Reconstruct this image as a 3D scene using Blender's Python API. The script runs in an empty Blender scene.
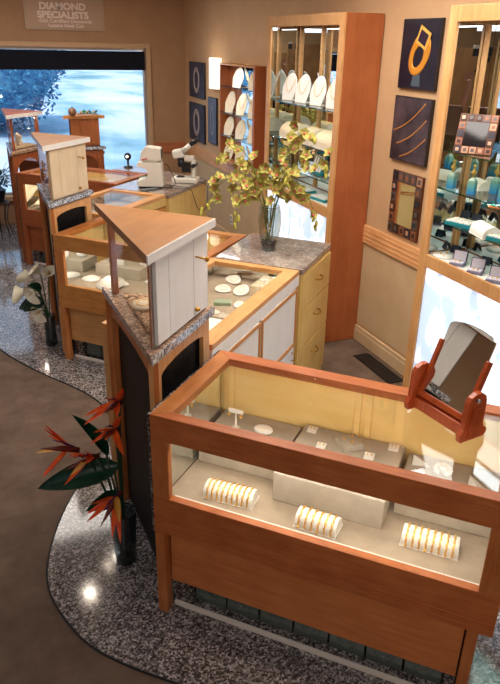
import bpy, bmesh, math, random
from mathutils import Vector, Matrix
random.seed(7)
SC = bpy.context.scene
COL = SC.collection
R = math.radians
S2 = 2 ** -.5
PI = math.pi

# ---------------------------------------------------------------- camera
F_PX, TH, ROLL, YAW, CAMH = 664.0, math.atan(.452), math.atan(31.5 / 1469), R(22.4), 2.3
fw = Vector((math.sin(YAW) * math.cos(TH), math.cos(YAW) * math.cos(TH), -math.sin(TH)))
rt = Vector((math.cos(YAW), -math.sin(YAW), 0))
up = rt.cross(fw)
cx = rt * math.cos(ROLL) + up * math.sin(ROLL)
cy = -rt * math.sin(ROLL) + up * math.cos(ROLL)
cam = bpy.data.cameras.new('camera')
cam.sensor_fit = 'VERTICAL'; cam.sensor_height = 36.0; cam.lens = F_PX / 684 * 36
cam.clip_start = .02; cam.clip_end = 300
co = bpy.data.objects.new('camera', cam); COL.objects.link(co)
m = Matrix((cx, cy, -fw)).transposed().to_4x4(); m.translation = Vector((0, 0, CAMH))
co.matrix_world = m
SC.camera = co

# ---------------------------------------------------------------- exposure, world, sun, large lights
vs = SC.view_settings
vs.view_transform = 'Standard'; vs.look = 'None'; vs.gamma = 1; vs.use_curve_mapping = False
vs.exposure = 0.1
wd = bpy.data.worlds.new('sky'); SC.world = wd; wd.use_nodes = True
bg = wd.node_tree.nodes['Background']
bg.inputs[0].default_value = (.50, .72, 1, 1); bg.inputs[1].default_value = 1.3

def light(name, kind, loc, energy, color=(1, 1, 1), direction=(0, 0, -1), size=.1, size_y=None, spot=None, blend=.5):
    l = bpy.data.lights.new(name, kind); l.energy = energy; l.color = color
    if kind == 'AREA':
        l.size = size
        if size_y: l.shape = 'RECTANGLE'; l.size_y = size_y
    elif kind == 'SPOT':
        l.shadow_soft_size = size; l.spot_size = spot; l.spot_blend = blend
    elif kind == 'SUN': l.angle = R(1)
    else: l.shadow_soft_size = size
    o = bpy.data.objects.new(name, l); COL.objects.link(o); o.location = loc
    o.rotation_euler = Vector(direction).to_track_quat('-Z', 'Y').to_euler()
    return o
WARM = (1, .86, .70)
light('sun', 'SUN', (0, -5, 20), 3.4, (1, .97, .92), (.5, .6, -1))
light('ceiling_fill', 'AREA', (1.6, 3.4, 2.97), 70, (1, .92, .84), (0, 0, -1), 1.2, 2.2)  # these ceiling area lights are added soft fill, without any fixtures
light('ceiling_fill', 'AREA', (.6, 7.2, 2.97), 46, (1, .92, .84), (0, 0, -1), 1.2, 1.6)
light('ceiling_fill', 'AREA', (-.6, .2, 2.97), 15, (.92, .92, 1), (.5, .6, -1), 1.6, 1.6)
light('ceiling_fill', 'AREA', (-1.6, 4.2, 2.97), 30, (.95, .94, 1), (.3, 0, -1), 1.6, 1.6)
light('ceiling_fill', 'AREA', (0, -1.4, 2.97), 42, (1, .94, .88), (0, 0, -1), 1.2, .8)
pw = light('window_portal', 'AREA', (.3, 9.38, 1.28), 1, (1, 1, 1), (0, -1, 0), 3.9, 1.8)
pw.data.cycles.is_portal = True

# ---------------------------------------------------------------- materials
def srgb(r, g, b):
    f = lambda c: ((c / 255 + .055) / 1.055) ** 2.4 if c > 10 else c / 255 / 12.92
    return (f(r), f(g), f(b), 1)
MATS = {}
def base(name):
    mt = bpy.data.materials.new(name); mt.use_nodes = True
    nt = mt.node_tree; return mt, nt, nt.nodes['Principled BSDF']
def tex(nt, kind, coord='Object', scale=(1, 1, 1), **kw):
    tc = nt.nodes.new('ShaderNodeTexCoord'); mp = nt.nodes.new('ShaderNodeMapping')
    mp.inputs['Scale'].default_value = scale
    nt.links.new(tc.outputs[coord], mp.inputs[0])
    t = nt.nodes.new(kind); nt.links.new(mp.outputs[0], t.inputs['Vector'])
    for k, v in kw.items():
        if k in t.inputs: t.inputs[k].default_value = v
        else: setattr(t, k, v)
    return t
def ramp(nt, src, stops):
    r = nt.nodes.new('ShaderNodeValToRGB'); e = r.color_ramp.elements
    while len(e) < len(stops): e.new(.5)
    for i, (p, c) in enumerate(stops): e[i].position = p; e[i].color = c
    nt.links.new(src, r.inputs[0]); return r
def bump(nt, src, p, st=.2, d=.002):
    b = nt.nodes.new('ShaderNodeBump'); b.inputs['Strength'].default_value = st; b.inputs['Distance'].default_value = d
    nt.links.new(src, b.inputs['Height']); nt.links.new(b.outputs[0], p.inputs['Normal'])
def plain(name, rgb, rough=.5, metal=0, spec=.5, coat=0):
    mt, nt, p = base(name); p.inputs['Base Color'].default_value = srgb(*rgb)
    p.inputs['Roughness'].default_value = rough; p.inputs['Metallic'].default_value = metal
    p.inputs['Specular IOR Level'].default_value = spec; p.inputs['Coat Weight'].default_value = coat
    n = tex(nt, 'ShaderNodeTexNoise', scale=(30, 30, 30)); bump(nt, n.outputs[0], p, .05, .001)
    return mt
def wood(name, a, b, axis=0, rough=.42, coat=.08, s=1):
    mt, nt, p = base(name)
    sc = [14 * s, 14 * s, 14 * s]; sc[axis] = 1.6 * s
    n = tex(nt, 'ShaderNodeTexNoise', scale=tuple(sc), Scale=3.0, Detail=8, Roughness=.65, Distortion=.6)
    n2 = tex(nt, 'ShaderNodeTexNoise', scale=(3, 3, 3), Scale=2.0, Detail=2)
    mx = nt.nodes.new('ShaderNodeMath'); mx.operation = 'MULTIPLY_ADD'; mx.inputs[1].default_value = .6
    nt.links.new(n.outputs[0], mx.inputs[0])
    m2 = nt.nodes.new('ShaderNodeMath'); m2.operation = 'MULTIPLY'; m2.inputs[1].default_value = .4
    nt.links.new(n2.outputs[0], m2.inputs[0]); nt.links.new(m2.outputs[0], mx.inputs[2])
    r = ramp(nt, mx.outputs[0], [(.34, srgb(*b)), (.62, srgb(*a))])
    nt.links.new(r.outputs[0], p.inputs['Base Color']); p.inputs['Roughness'].default_value = rough
    p.inputs['Coat Weight'].default_value = min(coat, .12); p.inputs['Coat Roughness'].default_value = .15; p.inputs['Specular IOR Level'].default_value = .3
    return mt
def speckle(name, cols, scale=60, rough=.08, coat=.6, cloud=.35):
    mt, nt, p = base(name)
    v = tex(nt, 'ShaderNodeTexVoronoi', scale=(1, 1, 1), Scale=scale)
    bw = nt.nodes.new('ShaderNodeSeparateColor'); nt.links.new(v.outputs['Color'], bw.inputs[0])
    n = tex(nt, 'ShaderNodeTexNoise', scale=(1, 1, 1), Scale=scale / 9, Detail=6, Roughness=.7)
    ad = nt.nodes.new('ShaderNodeMix'); ad.data_type = 'FLOAT'; ad.inputs[0].default_value = cloud
    nt.links.new(bw.outputs[0], ad.inputs[2]); nt.links.new(n.outputs[0], ad.inputs[3])
    k = len(cols)
    r = ramp(nt, ad.outputs[0], [(.15 + .65 * i / (k - 1), srgb(*c)) for i, c in enumerate(cols)])
    nt.links.new(r.outputs[0], p.inputs['Base Color']); p.inputs['Roughness'].default_value = rough
    p.inputs['Coat Weight'].default_value = coat; p.inputs['Coat Roughness'].default_value = .03
    return mt
def glass(name, tint=(1, 1, 1), refl=.06, rough=.0, edge=.75):
    mt = bpy.data.materials.new(name); mt.use_nodes = True; nt = mt.node_tree; nt.nodes.clear()
    o = nt.nodes.new('ShaderNodeOutputMaterial'); t = nt.nodes.new('ShaderNodeBsdfTransparent')
    t.inputs[0].default_value = (*tint, 1)
    g = nt.nodes.new('ShaderNodeBsdfGlossy'); g.inputs['Roughness'].default_value = rough
    lw = nt.nodes.new('ShaderNodeLayerWeight'); lw.inputs[0].default_value = .5
    pw_ = nt.nodes.new('ShaderNodeMath'); pw_.operation = 'POWER'; pw_.inputs[1].default_value = 4
    nt.links.new(lw.outputs['Facing'], pw_.inputs[0])
    ma = nt.nodes.new('ShaderNodeMath'); ma.operation = 'MULTIPLY_ADD'; ma.inputs[1].default_value = edge; ma.inputs[2].default_value = refl
    nt.links.new(pw_.outputs[0], ma.inputs[0])
    mx = nt.nodes.new('ShaderNodeMixShader'); nt.links.new(ma.outputs[0], mx.inputs[0])
    nt.links.new(t.outputs[0], mx.inputs[1]); nt.links.new(g.outputs[0], mx.inputs[2]); nt.links.new(mx.outputs[0], o.inputs[0])
    return mt
def emis(name, rgb, st, veins=None):
    mt, nt, p = base(name); p.inputs['Base Color'].default_value = srgb(*rgb)
    p.inputs['Emission Color'].default_value = srgb(*rgb); p.inputs['Emission Strength'].default_value = st
    p.inputs['Roughness'].default_value = .25
    if veins:
        n = tex(nt, 'ShaderNodeTexNoise', scale=(3, 3, 1.6), Scale=1.6, Detail=6, Distortion=1.2)
        r = ramp(nt, n.outputs[0], [(.42, srgb(*veins)), (.56, srgb(*rgb))])
        nt.links.new(r.outputs[0], p.inputs['Emission Color']); nt.links.new(r.outputs[0], p.inputs['Base Color'])
    return mt
def noisy(name, a, b, scale=8, rough=.9, st=.3, detail=6, spec=.3):
    mt, nt, p = base(name)
    n = tex(nt, 'ShaderNodeTexNoise', Scale=scale, Detail=detail, Roughness=.65)
    r = ramp(nt, n.outputs[0], [(.35, srgb(*a)), (.65, srgb(*b))])
    nt.links.new(r.outputs[0], p.inputs['Base Color']); p.inputs['Roughness'].default_value = rough
    p.inputs['Specular IOR Level'].default_value = spec
    n2 = tex(nt, 'ShaderNodeTexNoise', Scale=scale * 12, Detail=3); bump(nt, n2.outputs[0], p, st, .003)
    return mt

CHERRY = wood('cherry_wood', (190, 112, 62), (158, 82, 40), 0)
CHERRY_Z = wood('cherry_wood_upright', (192, 120, 66), (162, 90, 44), 2)
OAK = wood('honey_maple_wood', (214, 158, 98), (188, 130, 76), 0)
OAK_Z = wood('honey_maple_upright', (216, 164, 108), (192, 138, 84), 2)
OAK_Y = wood('honey_maple_side', (214, 160, 104), (190, 134, 80), 1)
MAPLE = wood('pale_maple_panel', (248, 214, 142), (240, 198, 118), 0, .4, .2, .5)
YELLOW = wood('yellow_maple_drawer', (222, 190, 118), (206, 170, 98), 2, .4, .2, .5)
CREAM = wood('whitewashed_laminate', (234, 232, 228), (224, 220, 212), 2, .35, .3, .3)
SIDEW = wood('cabinet_side_veneer', (180, 106, 64), (160, 90, 50), 2, .45, .1, .4)
GRANITE = speckle('grey_granite_apron', [(30, 28, 30), (80, 74, 72), (132, 124, 120), (196, 188, 184)], 120, .09, .12, .45)
MARBLE = speckle('brown_grey_marble', [(70, 60, 56), (132, 118, 108), (158, 144, 134), (196, 186, 178)], 60, .1, .5, .7)
DGRAN = speckle('dark_granite_edge', [(16, 15, 18), (50, 46, 46), (92, 84, 80), (150, 140, 132)], 110, .2, .3, .3)
BGRAN = speckle('black_granite_panel', [(6, 6, 8), (12, 12, 15), (14, 14, 16), (34, 32, 32)], 90, .45, .0, .2)
BGRAN.node_tree.nodes['Principled BSDF'].inputs['Specular IOR Level'].default_value = .12
SLAB = speckle('brown_granite_slab', [(104, 80, 66), (136, 106, 86), (164, 132, 110), (192, 164, 140)], 110, .25, .2, .3)
SLABG = speckle('grey_granite_slab', [(60, 62, 68), (120, 122, 128), (160, 162, 168), (206, 208, 212)], 90, .2, .3, .3)
GLASS = glass('clear_glass', (.98, .985, .975), .035, 0, .35)
TGLASS = glass('green_edge_glass', (.30, .62, .58), .1)
SHELFG = glass('shelf_glass', (.86, .95, .95), .07)
WGLASS = glass('window_glass', (.97, .98, 1), .03, 0, .5)
VGLASS = glass('vase_glass', (.72, .77, .74), .12, 0, .7)
DGLASS = glass('smoked_glass', (.28, .33, .36), .10, 0, .6)
BLOCKG = plain('glass_block', (84, 94, 88), .12, 0, .7, .5)
_m, _n, _p = base('mirror_silver'); _p.inputs['Base Color'].default_value = (.80, .84, .84, 1); _p.inputs['Metallic'].default_value = 1; _p.inputs['Roughness'].default_value = 0
MIRROR = _m
DECK = noisy('beige_suede_deck', (160, 142, 122), (176, 158, 136), 10, .95, .2)
RISER = noisy('beige_suede_riser', (176, 164, 146), (190, 178, 160), 10, .95, .15)
WHITE = plain('white_leatherette', (240, 234, 224), .45)
CREAMB = noisy('cream_bust_leatherette', (236, 222, 194), (246, 236, 214), 6, .5, .1)
GOLD = plain('yellow_gold', (248, 200, 104), .35, .85)
BRASS = plain('brass', (190, 140, 60), .28, 1)
STEEL = plain('brushed_steel', (190, 192, 196), .3, 1)
BLACK = plain('black_plastic', (18, 18, 20), .4)
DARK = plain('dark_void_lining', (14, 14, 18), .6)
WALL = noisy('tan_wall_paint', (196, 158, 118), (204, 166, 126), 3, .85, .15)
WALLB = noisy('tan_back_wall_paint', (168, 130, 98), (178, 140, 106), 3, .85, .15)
WAINS = noisy('wainscot_fabric', (196, 168, 130), (206, 178, 142), 4, .9, .3)
TRIMW = wood('oak_trim', (232, 176, 122), (212, 152, 98), 1, .4, .15)
TANTRIM = plain('tan_painted_trim', (192, 156, 118), .6)
CARPET = noisy('taupe_carpet', (96, 80, 68), (118, 99, 85), 5, 1, .8, 8, .05)
CEIL = plain('ceiling_white', (222, 214, 204), .9)
VALANCE = noisy('navy_black_valance', (14, 16, 26), (20, 22, 34), 10, .9, .2)
TEAL = plain('teal_enamel', (20, 130, 140), .35)

# ---------------------------------------------------------------- mesh helpers
class MB:
    def __init__(s): s.bm = bmesh.new(); s.M = Matrix()
    def _add(s, vs, fs, smooth=False):
        v = [s.bm.verts.new(s.M @ Vector(p)) for p in vs]
        for f in fs:
            try:
                fc = s.bm.faces.new([v[i] for i in f]); fc.smooth = smooth
            except ValueError: pass
        return s
    def box(s, x0, x1, y0, y1, z0, z1):
        v = [(x, y, z) for z in (z0, z1) for y in (y0, y1) for x in (x0, x1)]
        return s._add(v, [(0, 2, 3, 1), (4, 5, 7, 6), (0, 1, 5, 4), (2, 6, 7, 3), (0, 4, 6, 2), (1, 3, 7, 5)])
    def prism(s, pts, z0, z1, top=None):
        n = len(pts); top = top or pts
        v = [(x, y, z0) for x, y in pts] + [(x, y, z1) for x, y in top]
        return s._add(v, [tuple(range(n))[::-1], tuple(range(n, 2 * n))] + [(i, (i + 1) % n, n + (i + 1) % n, n + i) for i in range(n)])
    def tube(s, pts, r, n=8, closed=False, caps=True):
        pts = [Vector(p) for p in pts]; k = len(pts)
        rr = r if isinstance(r, (list, tuple)) else [r] * k
        vs, fs = [], []; prev = None
        for i, p in enumerate(pts):
            if closed: t = pts[(i + 1) % k] - pts[i - 1]
            else: t = pts[min(i + 1, k - 1)] - pts[max(i - 1, 0)]
            t = t.normalized() if t.length > 1e-9 else Vector((0, 0, 1))
            if prev is None: a = t.orthogonal().normalized()
            else: a = (prev - t * prev.dot(t)); a = a.normalized() if a.length > 1e-6 else t.orthogonal().normalized()
            prev = a; b = t.cross(a)
            for j in range(n):
                th = 2 * PI * j / n; vs.append(p + (a * math.cos(th) + b * math.sin(th)) * rr[i])
        for i in range(k if closed else k - 1):
            i2 = (i + 1) % k
            for j in range(n): fs.append((i * n + j, i * n + (j + 1) % n, i2 * n + (j + 1) % n, i2 * n + j))
        if caps and not closed: fs += [tuple(range(n))[::-1], tuple(range((k - 1) * n, k * n))]
        return s._add(vs, fs, True)
    def lathe(s, prof, n=20, c=(0, 0), caps=True):
        vs, fs = [], []; k = len(prof)
        for r_, z in prof:
            for j in range(n):
                t = 2 * PI * j / n; vs.append((c[0] + r_ * math.cos(t), c[1] + r_ * math.sin(t), z))
        for i in range(k - 1):
            for j in range(n): fs.append((i * n + j, i * n + (j + 1) % n, (i + 1) * n + (j + 1) % n, (i + 1) * n + j))
        if caps: fs += [tuple(range(n))[::-1], tuple(range((k - 1) * n, k * n))]
        return s._add(vs, fs, True)
    def ball(s, c, r, n=12, k=8, sc=(1, 1, 1), jit=0):
        vs = [(c[0], c[1], c[2] - r * sc[2])]; fs = []
        for i in range(1, k):
            a = -PI / 2 + PI * i / k
            for j in range(n):
                t = 2 * PI * j / n; q = r * (1 + random.uniform(-jit, jit))
                vs.append((c[0] + q * math.cos(a) * math.cos(t) * sc[0], c[1] + q * math.cos(a) * math.sin(t) * sc[1], c[2] + q * math.sin(a) * sc[2]))
        vs.append((c[0], c[1], c[2] + r * sc[2])); L = len(vs) - 1
        for j in range(n):
            fs.append((0, 1 + (j + 1) % n, 1 + j)); b = 1 + (k - 2) * n; fs.append((L, b + j, b + (j + 1) % n))
        for i in range(k - 2):
            for j in range(n):
                p = 1 + i * n; fs.append((p + j, p + (j + 1) % n, p + n + (j + 1) % n, p + n + j))
        return s._add(vs, fs, True)
    def petal(s, L, w, cup=.2, curl=.2, n=7, point=1.0, thick=.0):
        """leaf/petal growing along +X from the origin, facing +Z"""
        vs, fs = [], []
        for i in range(n + 1):
            u = i / n; ww = w * (math.sin(PI * min(1, u ** point * .96 + .04)) ** .8) * .5
            z = curl * L * u * u
            for j, q in enumerate((-1, -.5, 0, .5, 1)):
                vs.append((L * u, ww * q, z + cup * ww * q * q))
        for i in range(n):
            for j in range(4): a = i * 5 + j; fs.append((a, a + 5, a + 6, a + 1))
        return s._add(vs, fs, True)
    def done(s, name, mat, parent=None, loc=None, rz=None, bev=0, kind=None):
        me = bpy.data.meshes.new(name)
        bmesh.ops.recalc_face_normals(s.bm, faces=s.bm.faces)
        s.bm.to_mesh(me); s.bm.free()
        me.materials.append(mat)
        o = bpy.data.objects.new(name, me); COL.objects.link(o)
        if parent: o.parent = parent
        if loc is not None: o.location = loc
        if rz is not None: o.rotation_euler = (0, 0, rz)
        if bev:
            b = o.modifiers.new('bevel', 'BEVEL'); b.width = bev; b.segments = 2; b.limit_method = 'ANGLE'; b.angle_limit = R(40)
        if kind: o['kind'] = kind
        return o
def tag(o, label, cat, group=None, kind=None):
    o['label'] = label; o['category'] = cat
    if group: o['group'] = group
    if kind: o['kind'] = kind
    return o
def thing(name, label, cat, loc=(0, 0, 0), rz=0, group=None):
    o = bpy.data.objects.new(name, None); COL.objects.link(o); o.empty_display_size = .05
    o.location = loc; o.rotation_euler = (0, 0, rz)
    return tag(o, label, cat, group)
def dup(root, loc, rz, label=None, group=None):
    r = root.copy(); COL.objects.link(r); r.location = loc; r.rotation_euler = (0, 0, rz)
    if label: r['label'] = label
    if group: r['group'] = group
    for ch in list(root.children):
        c = ch.copy(); COL.objects.link(c); c.parent = r
        for g in ch.children:
            d = g.copy(); COL.objects.link(d); d.parent = c
    return r
def bx(name, mat, parent, *b, bev=.003):
    return MB().box(*b).done(name, mat, parent, bev=bev)
def struct(o): o['kind'] = 'structure'; return o
ORD = ['first', 'second', 'third', 'fourth', 'fifth', 'sixth', 'seventh', 'eighth', 'ninth', 'tenth']

# case frame: A runs right along the case fronts, D runs back from the customer; both at 45 degrees to the walls
P0 = Vector((.484, 2.169, 0)); AV = Vector((S2, -S2, 0)); DV = Vector((S2, S2, 0))
def W(a, d, z=0): return P0 + AV * a + DV * d + Vector((0, 0, z))
CR = R(-45)

def outdoor():
    mt, nt, p = base('sunlit_pavement_and_lawn')
    w = tex(nt, 'ShaderNodeTexNoise', scale=(.22, .10, 1), Scale=1.0, Detail=5, Roughness=.6)
    r = ramp(nt, w.outputs[0], [(.34, srgb(96, 140, 140)), (.44, srgb(140, 176, 196)), (.54, srgb(196, 208, 224)), (.66, srgb(226, 226, 232))])
    nt.links.new(r.outputs[0], p.inputs['Base Color']); p.inputs['Roughness'].default_value = .9
    return mt
# ---------------------------------------------------------------- the room
XW, YW, ZC = 2.83, 9.4, 3.0
struct(MB().box(-4.5, XW, -3.0, YW, -.10, -.004).done('floor', CARPET))
# polished granite apron with a wavy edge, level with the carpet
edge = [(-1.2, 9.38), (-.95, 8.2), (-.55, 7.0), (-.2, 6.0), (-.02, 5.23), (.11, 4.95), (.27, 4.66), (.45, 4.39), (.57, 4.15), (.62, 3.88), (.55, 3.61), (.42, 3.42), (.30, 3.23), (.15, 2.94), (.06, 2.66), (.04, 2.48), (.07, 2.32), (.15, 2.10), (.29, 1.93), (.49, 1.75)]
def smooth(pts, it=2):
    for _ in range(it):
        q = [pts[0]]
        for a, b in zip(pts, pts[1:]):
            q += [(a[0] * .75 + b[0] * .25, a[1] * .75 + b[1] * .25), (a[0] * .25 + b[0] * .75, a[1] * .25 + b[1] * .75)]
        pts = q + [pts[-1]]
    return pts
edge = smooth(edge)
inner = [tuple(W(1.7, -.29)[:2]), tuple(W(1.7, .60)[:2]), tuple(W(-.1, .62)[:2]), tuple(W(-.1, 2.4)[:2]), tuple(W(-1.93, 2.5)[:2]), tuple(W(-1.93, 4.2)[:2]), (2.0, 9.38)]
ap = edge + inner
struct(MB().prism(ap, -.02, .0).done('floor_granite_apron', GRANITE))
struct(MB().tube([(x, y, -.001) for x, y in edge] + [tuple(W(1.7, -.29))], .005, 6).done('trim_1', DARK))
struct(MB().box(-4.5, XW, -3.0, YW, ZC, ZC + .1).done('ceiling', CEIL))
struct(MB().box(XW, XW + .15, -3.0, YW + .15, -.1, ZC + .1).done('wall_right', WALL))
struct(MB().box(-4.65, -4.5, -3.0, YW + .15, -.1, ZC + .1).done('wall_left', WALL))
NX0, NX1 = -3.3, -1.2
wn = MB(); wn.box(-4.65, NX0, -3.15, -3.0, -.1, ZC + .1).box(NX1, XW + .15, -3.15, -3.0, -.1, ZC + .1).box(NX0, NX1, -3.15, -3.0, -.1, .5).box(NX0, NX1, -3.15, -3.0, 2.2, ZC + .1)
struct(wn.done('wall_near', WALL))
w2n = MB(); w2n.box(NX1, NX1 + .06, -3.0, -2.97, .44, 2.26).box(NX0 - .06, NX0, -3.0, -2.97, .44, 2.26).box(NX0, NX1, -3.0, -2.97, 2.2, 2.26).box(NX0, NX1, -3.0, -2.94, .44, .5)
win2 = struct(w2n.done('window_2', TANTRIM))
MB().box(NX0, NX1, -3.08, -3.074, .5, 2.2).done('window_pane', WGLASS, win2)
tag(MB().box(NX0 + .01, NX1 - .01, -3.03, -3.0, 1.86, 2.17).done('window_valance', VALANCE), 'black valance of the other window, mirrored in the tall cabinets', 'valance')
struct(MB().box(-40, 40, -60, -3.3, -.3, -.12).done('ground_outside_near', outdoor()))
db = thing('display_board', 'tall tan display board, mirrored in the right cabinet behind the tripod', 'board', (-.515, -.84, 0), 0)
MB().box(-.365, .365, -.015, .015, .01, 2.28).done('panel', wood('tan_display_board', (190, 140, 90), (170, 120, 74), 2), db)
for s_ in (-.2, .2): MB().box(s_ - .02, s_ + .02, -.15, .15, 0, .0095).done('foot', BLACK, db)
WX0, WX1, WZ0, WZ1 = -1.7, 2.29, .37, 2.19
wb = MB()
wb.box(-4.5, WX0, YW, YW + .15, -.1, ZC + .1).box(WX1, XW, YW, YW + .15, -.1, ZC + .1)
wb.box(WX0, WX1, YW, YW + .15, -.1, WZ0).box(WX0, WX1, YW, YW + .15, WZ1, ZC + .1)
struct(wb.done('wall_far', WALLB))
# window
wf = MB()
wf.box(WX1, WX1 + .06, YW - .03, YW, WZ0 - .06, WZ1 + .06).box(WX0 - .06, WX0, YW - .03, YW, WZ0 - .06, WZ1 + .06)
wf.box(WX0, WX1, YW - .03, YW, WZ1, WZ1 + .06).box(WX0, WX1, YW - .06, YW, WZ0 - .06, WZ0)
win = struct(wf.done('window_1', TANTRIM, bev=.004))
fr = MB(); fr.box(WX1 - .03, WX1, YW + .04, YW + .09, WZ0, WZ1).box(WX0, WX0 + .03, YW + .04, YW + .09, WZ0, WZ1).box(WX0 + .03, WX1 - .03, YW + .04, YW + .09, WZ0, WZ0 + .03).box(WX0 + .03, WX1 - .03, YW + .04, YW + .09, WZ1 - .03, WZ1)
fr.done('window_sash', plain('pale_aluminium', (190, 186, 180), .35, .6), win)
MB().box(WX0 + .03, WX1 - .03, YW + .062, YW + .068, WZ0 + .03, WZ1 - .03).done('window_pane', WGLASS, win)
vl = MB()
n = 40; pts = []
for i in range(n + 1):
    x = WX0 + .01 + (WX1 - WX0 - .02) * i / n; pts.append((x, YW + .012 + .004 * math.sin(i * 1.3)))
vl.prism(pts + [(p[0], p[1] + .012) for p in pts[::-1]], 1.925, 2.155)
tag(vl.done('window_valance', VALANCE), 'black fabric valance hanging across the top of the shop window', 'valance')
# chair rail, wainscot, baseboard along the right wall
rail = MB(); rail.box(XW - .022, XW, -3.0, YW, .85, .99)
for z in (.885, .92, .955): rail.box(XW - .026, XW - .022, -3.0, YW, z - .004, z + .004)
struct(rail.done('trim_2', TRIMW, bev=.003))
struct(MB().box(XW - .006, XW, -3.0, YW, .15, .85).done('wall_right_wainscot', WAINS))
bb = MB(); bb.box(XW - .02, XW, -3.0, YW, 0, .13).box(XW - .026, XW - .02, -3.0, YW, 0, .10)
struct(bb.done('baseboard_right', WAINS, bev=.003))
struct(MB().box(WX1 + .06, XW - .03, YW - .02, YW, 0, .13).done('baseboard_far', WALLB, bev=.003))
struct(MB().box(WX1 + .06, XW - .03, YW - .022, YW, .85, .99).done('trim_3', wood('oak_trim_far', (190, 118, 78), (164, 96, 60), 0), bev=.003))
# rear wall panelled door and its frame, seen only in the mirrors
dr = struct(MB().box(-1.1, .35, -2.99, -2.95, 0, 2.1).done('door_1', wood('tan_door_veneer', (176, 128, 82), (160, 112, 70), 2)))
MB().ball((.22, -2.90, 1.0), .03).done('door_handle', BRASS, dr)

# outdoors
struct(MB().box(-60, 60, YW + .16, 120, -.3, -.12).done('ground_outside', outdoor()))
LEAFB = noisy('blue_green_evergreen', (34, 90, 140), (104, 172, 196), 5, .7, .4)
def bush(name, c, rx, rz, nleaf, label, mat, lw=.16, seed=1):
    rnd = random.Random(seed); b = MB()
    for i in range(nleaf):
        u = rnd.uniform(-1, 1); t = rnd.uniform(0, 2 * PI); q = (1 - u * u) ** .5; rad = rnd.uniform(.72, 1.04) * (1 + .12 * math.sin(5 * t) * math.cos(4 * u))
        p = Vector((c[0] + rx * rad * q * math.cos(t), c[1] + rx * rad * q * math.sin(t), c[2] + rz * rad * u))
        b.M = Matrix.Translation(p) @ Matrix.Rotation(rnd.uniform(0, 6.3), 4, 'Z') @ Matrix.Rotation(rnd.uniform(-1.2, 1.2), 4, 'Y') @ Matrix.Rotation(rnd.uniform(0, 6.3), 4, 'X')
        b.petal(lw * rnd.uniform(.7, 1.4), lw * .55, .3, .1, 3)
    b.M = Matrix(); b.ball(c, .93 * rx, 24, 16, (1, 1, rz / rx), .06)
    o = b.done(name, mat)
    t = thing(name, label, 'bush', (c[0], c[1], -.12)); o.name = 'foliage'; o.parent = t; o.location = (-c[0], -c[1], .12)
    MB().tube([(0, 0, 0), (0, 0, c[2] * .8 + .12)], [.12, .08], 8).done('trunk', CHERRY_Z, t)
    return t
bush('evergreen_bush', (-.1, 21.0, 1.75), 2.75, 1.9, 14000, 'large rounded blue-green bush outside the shop window', LEAFB, .13, 3)

# ---------------------------------------------------------------- ceiling downlights
LAMP = emis('lamp_glow', (255, 236, 210), 60)
dl = thing('ceiling_downlight', 'round recessed ceiling downlight over the shop floor', 'ceiling light', (.63, 6.99, ZC - .001), 0, 'recessed ceiling downlights')
MB().lathe([(.045, 0), (.075, 0), (.075, -.012), (.045, -.012)], 20, caps=False).done('trim_ring', plain('white_trim', (230, 228, 222), .5), dl)
MB().lathe([(.0005, -.004), (.026, -.004), (.026, -.001), (.0005, -.001)], 20, caps=False).done('bulb', LAMP, dl)
for i, (x, y) in enumerate([(.63, 6.99), (1.01, 6.63), (.89, 5.87), (.75, 5.8), (.5, 5.44), (1.75, 2.6), (2.5, 1.2), (2.2, 3.6), (1.2, 4.0), (1.7, 6.9)]):
    if i: dup(dl, (x, y, ZC - .001), 0)
SP = [((.63, 6.99), (1.0, 7.0), 22), ((1.01, 6.63), (1.5, 6.3), 22), ((.89, 5.87), (.9, 5.2), 22), ((.5, 5.44), (.35, 3.6), 8), ((1.75, 2.6), (1.05, 2.15), 18), ((2.5, 1.2), (1.3, 1.9), 14),
      ((2.2, 3.6), (2.0, 3.2), 20), ((1.2, 4.0), (1.2, 3.1), 26), ((1.7, 6.9), (2.2, 5.6), 20)]
for (x, y), (tx, ty), e in SP:
    light('downlight_beam', 'SPOT', (x, y, ZC - .03), e, WARM, (tx - x, ty - y, -2.2), .05, spot=R(75), blend=.8)

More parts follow.
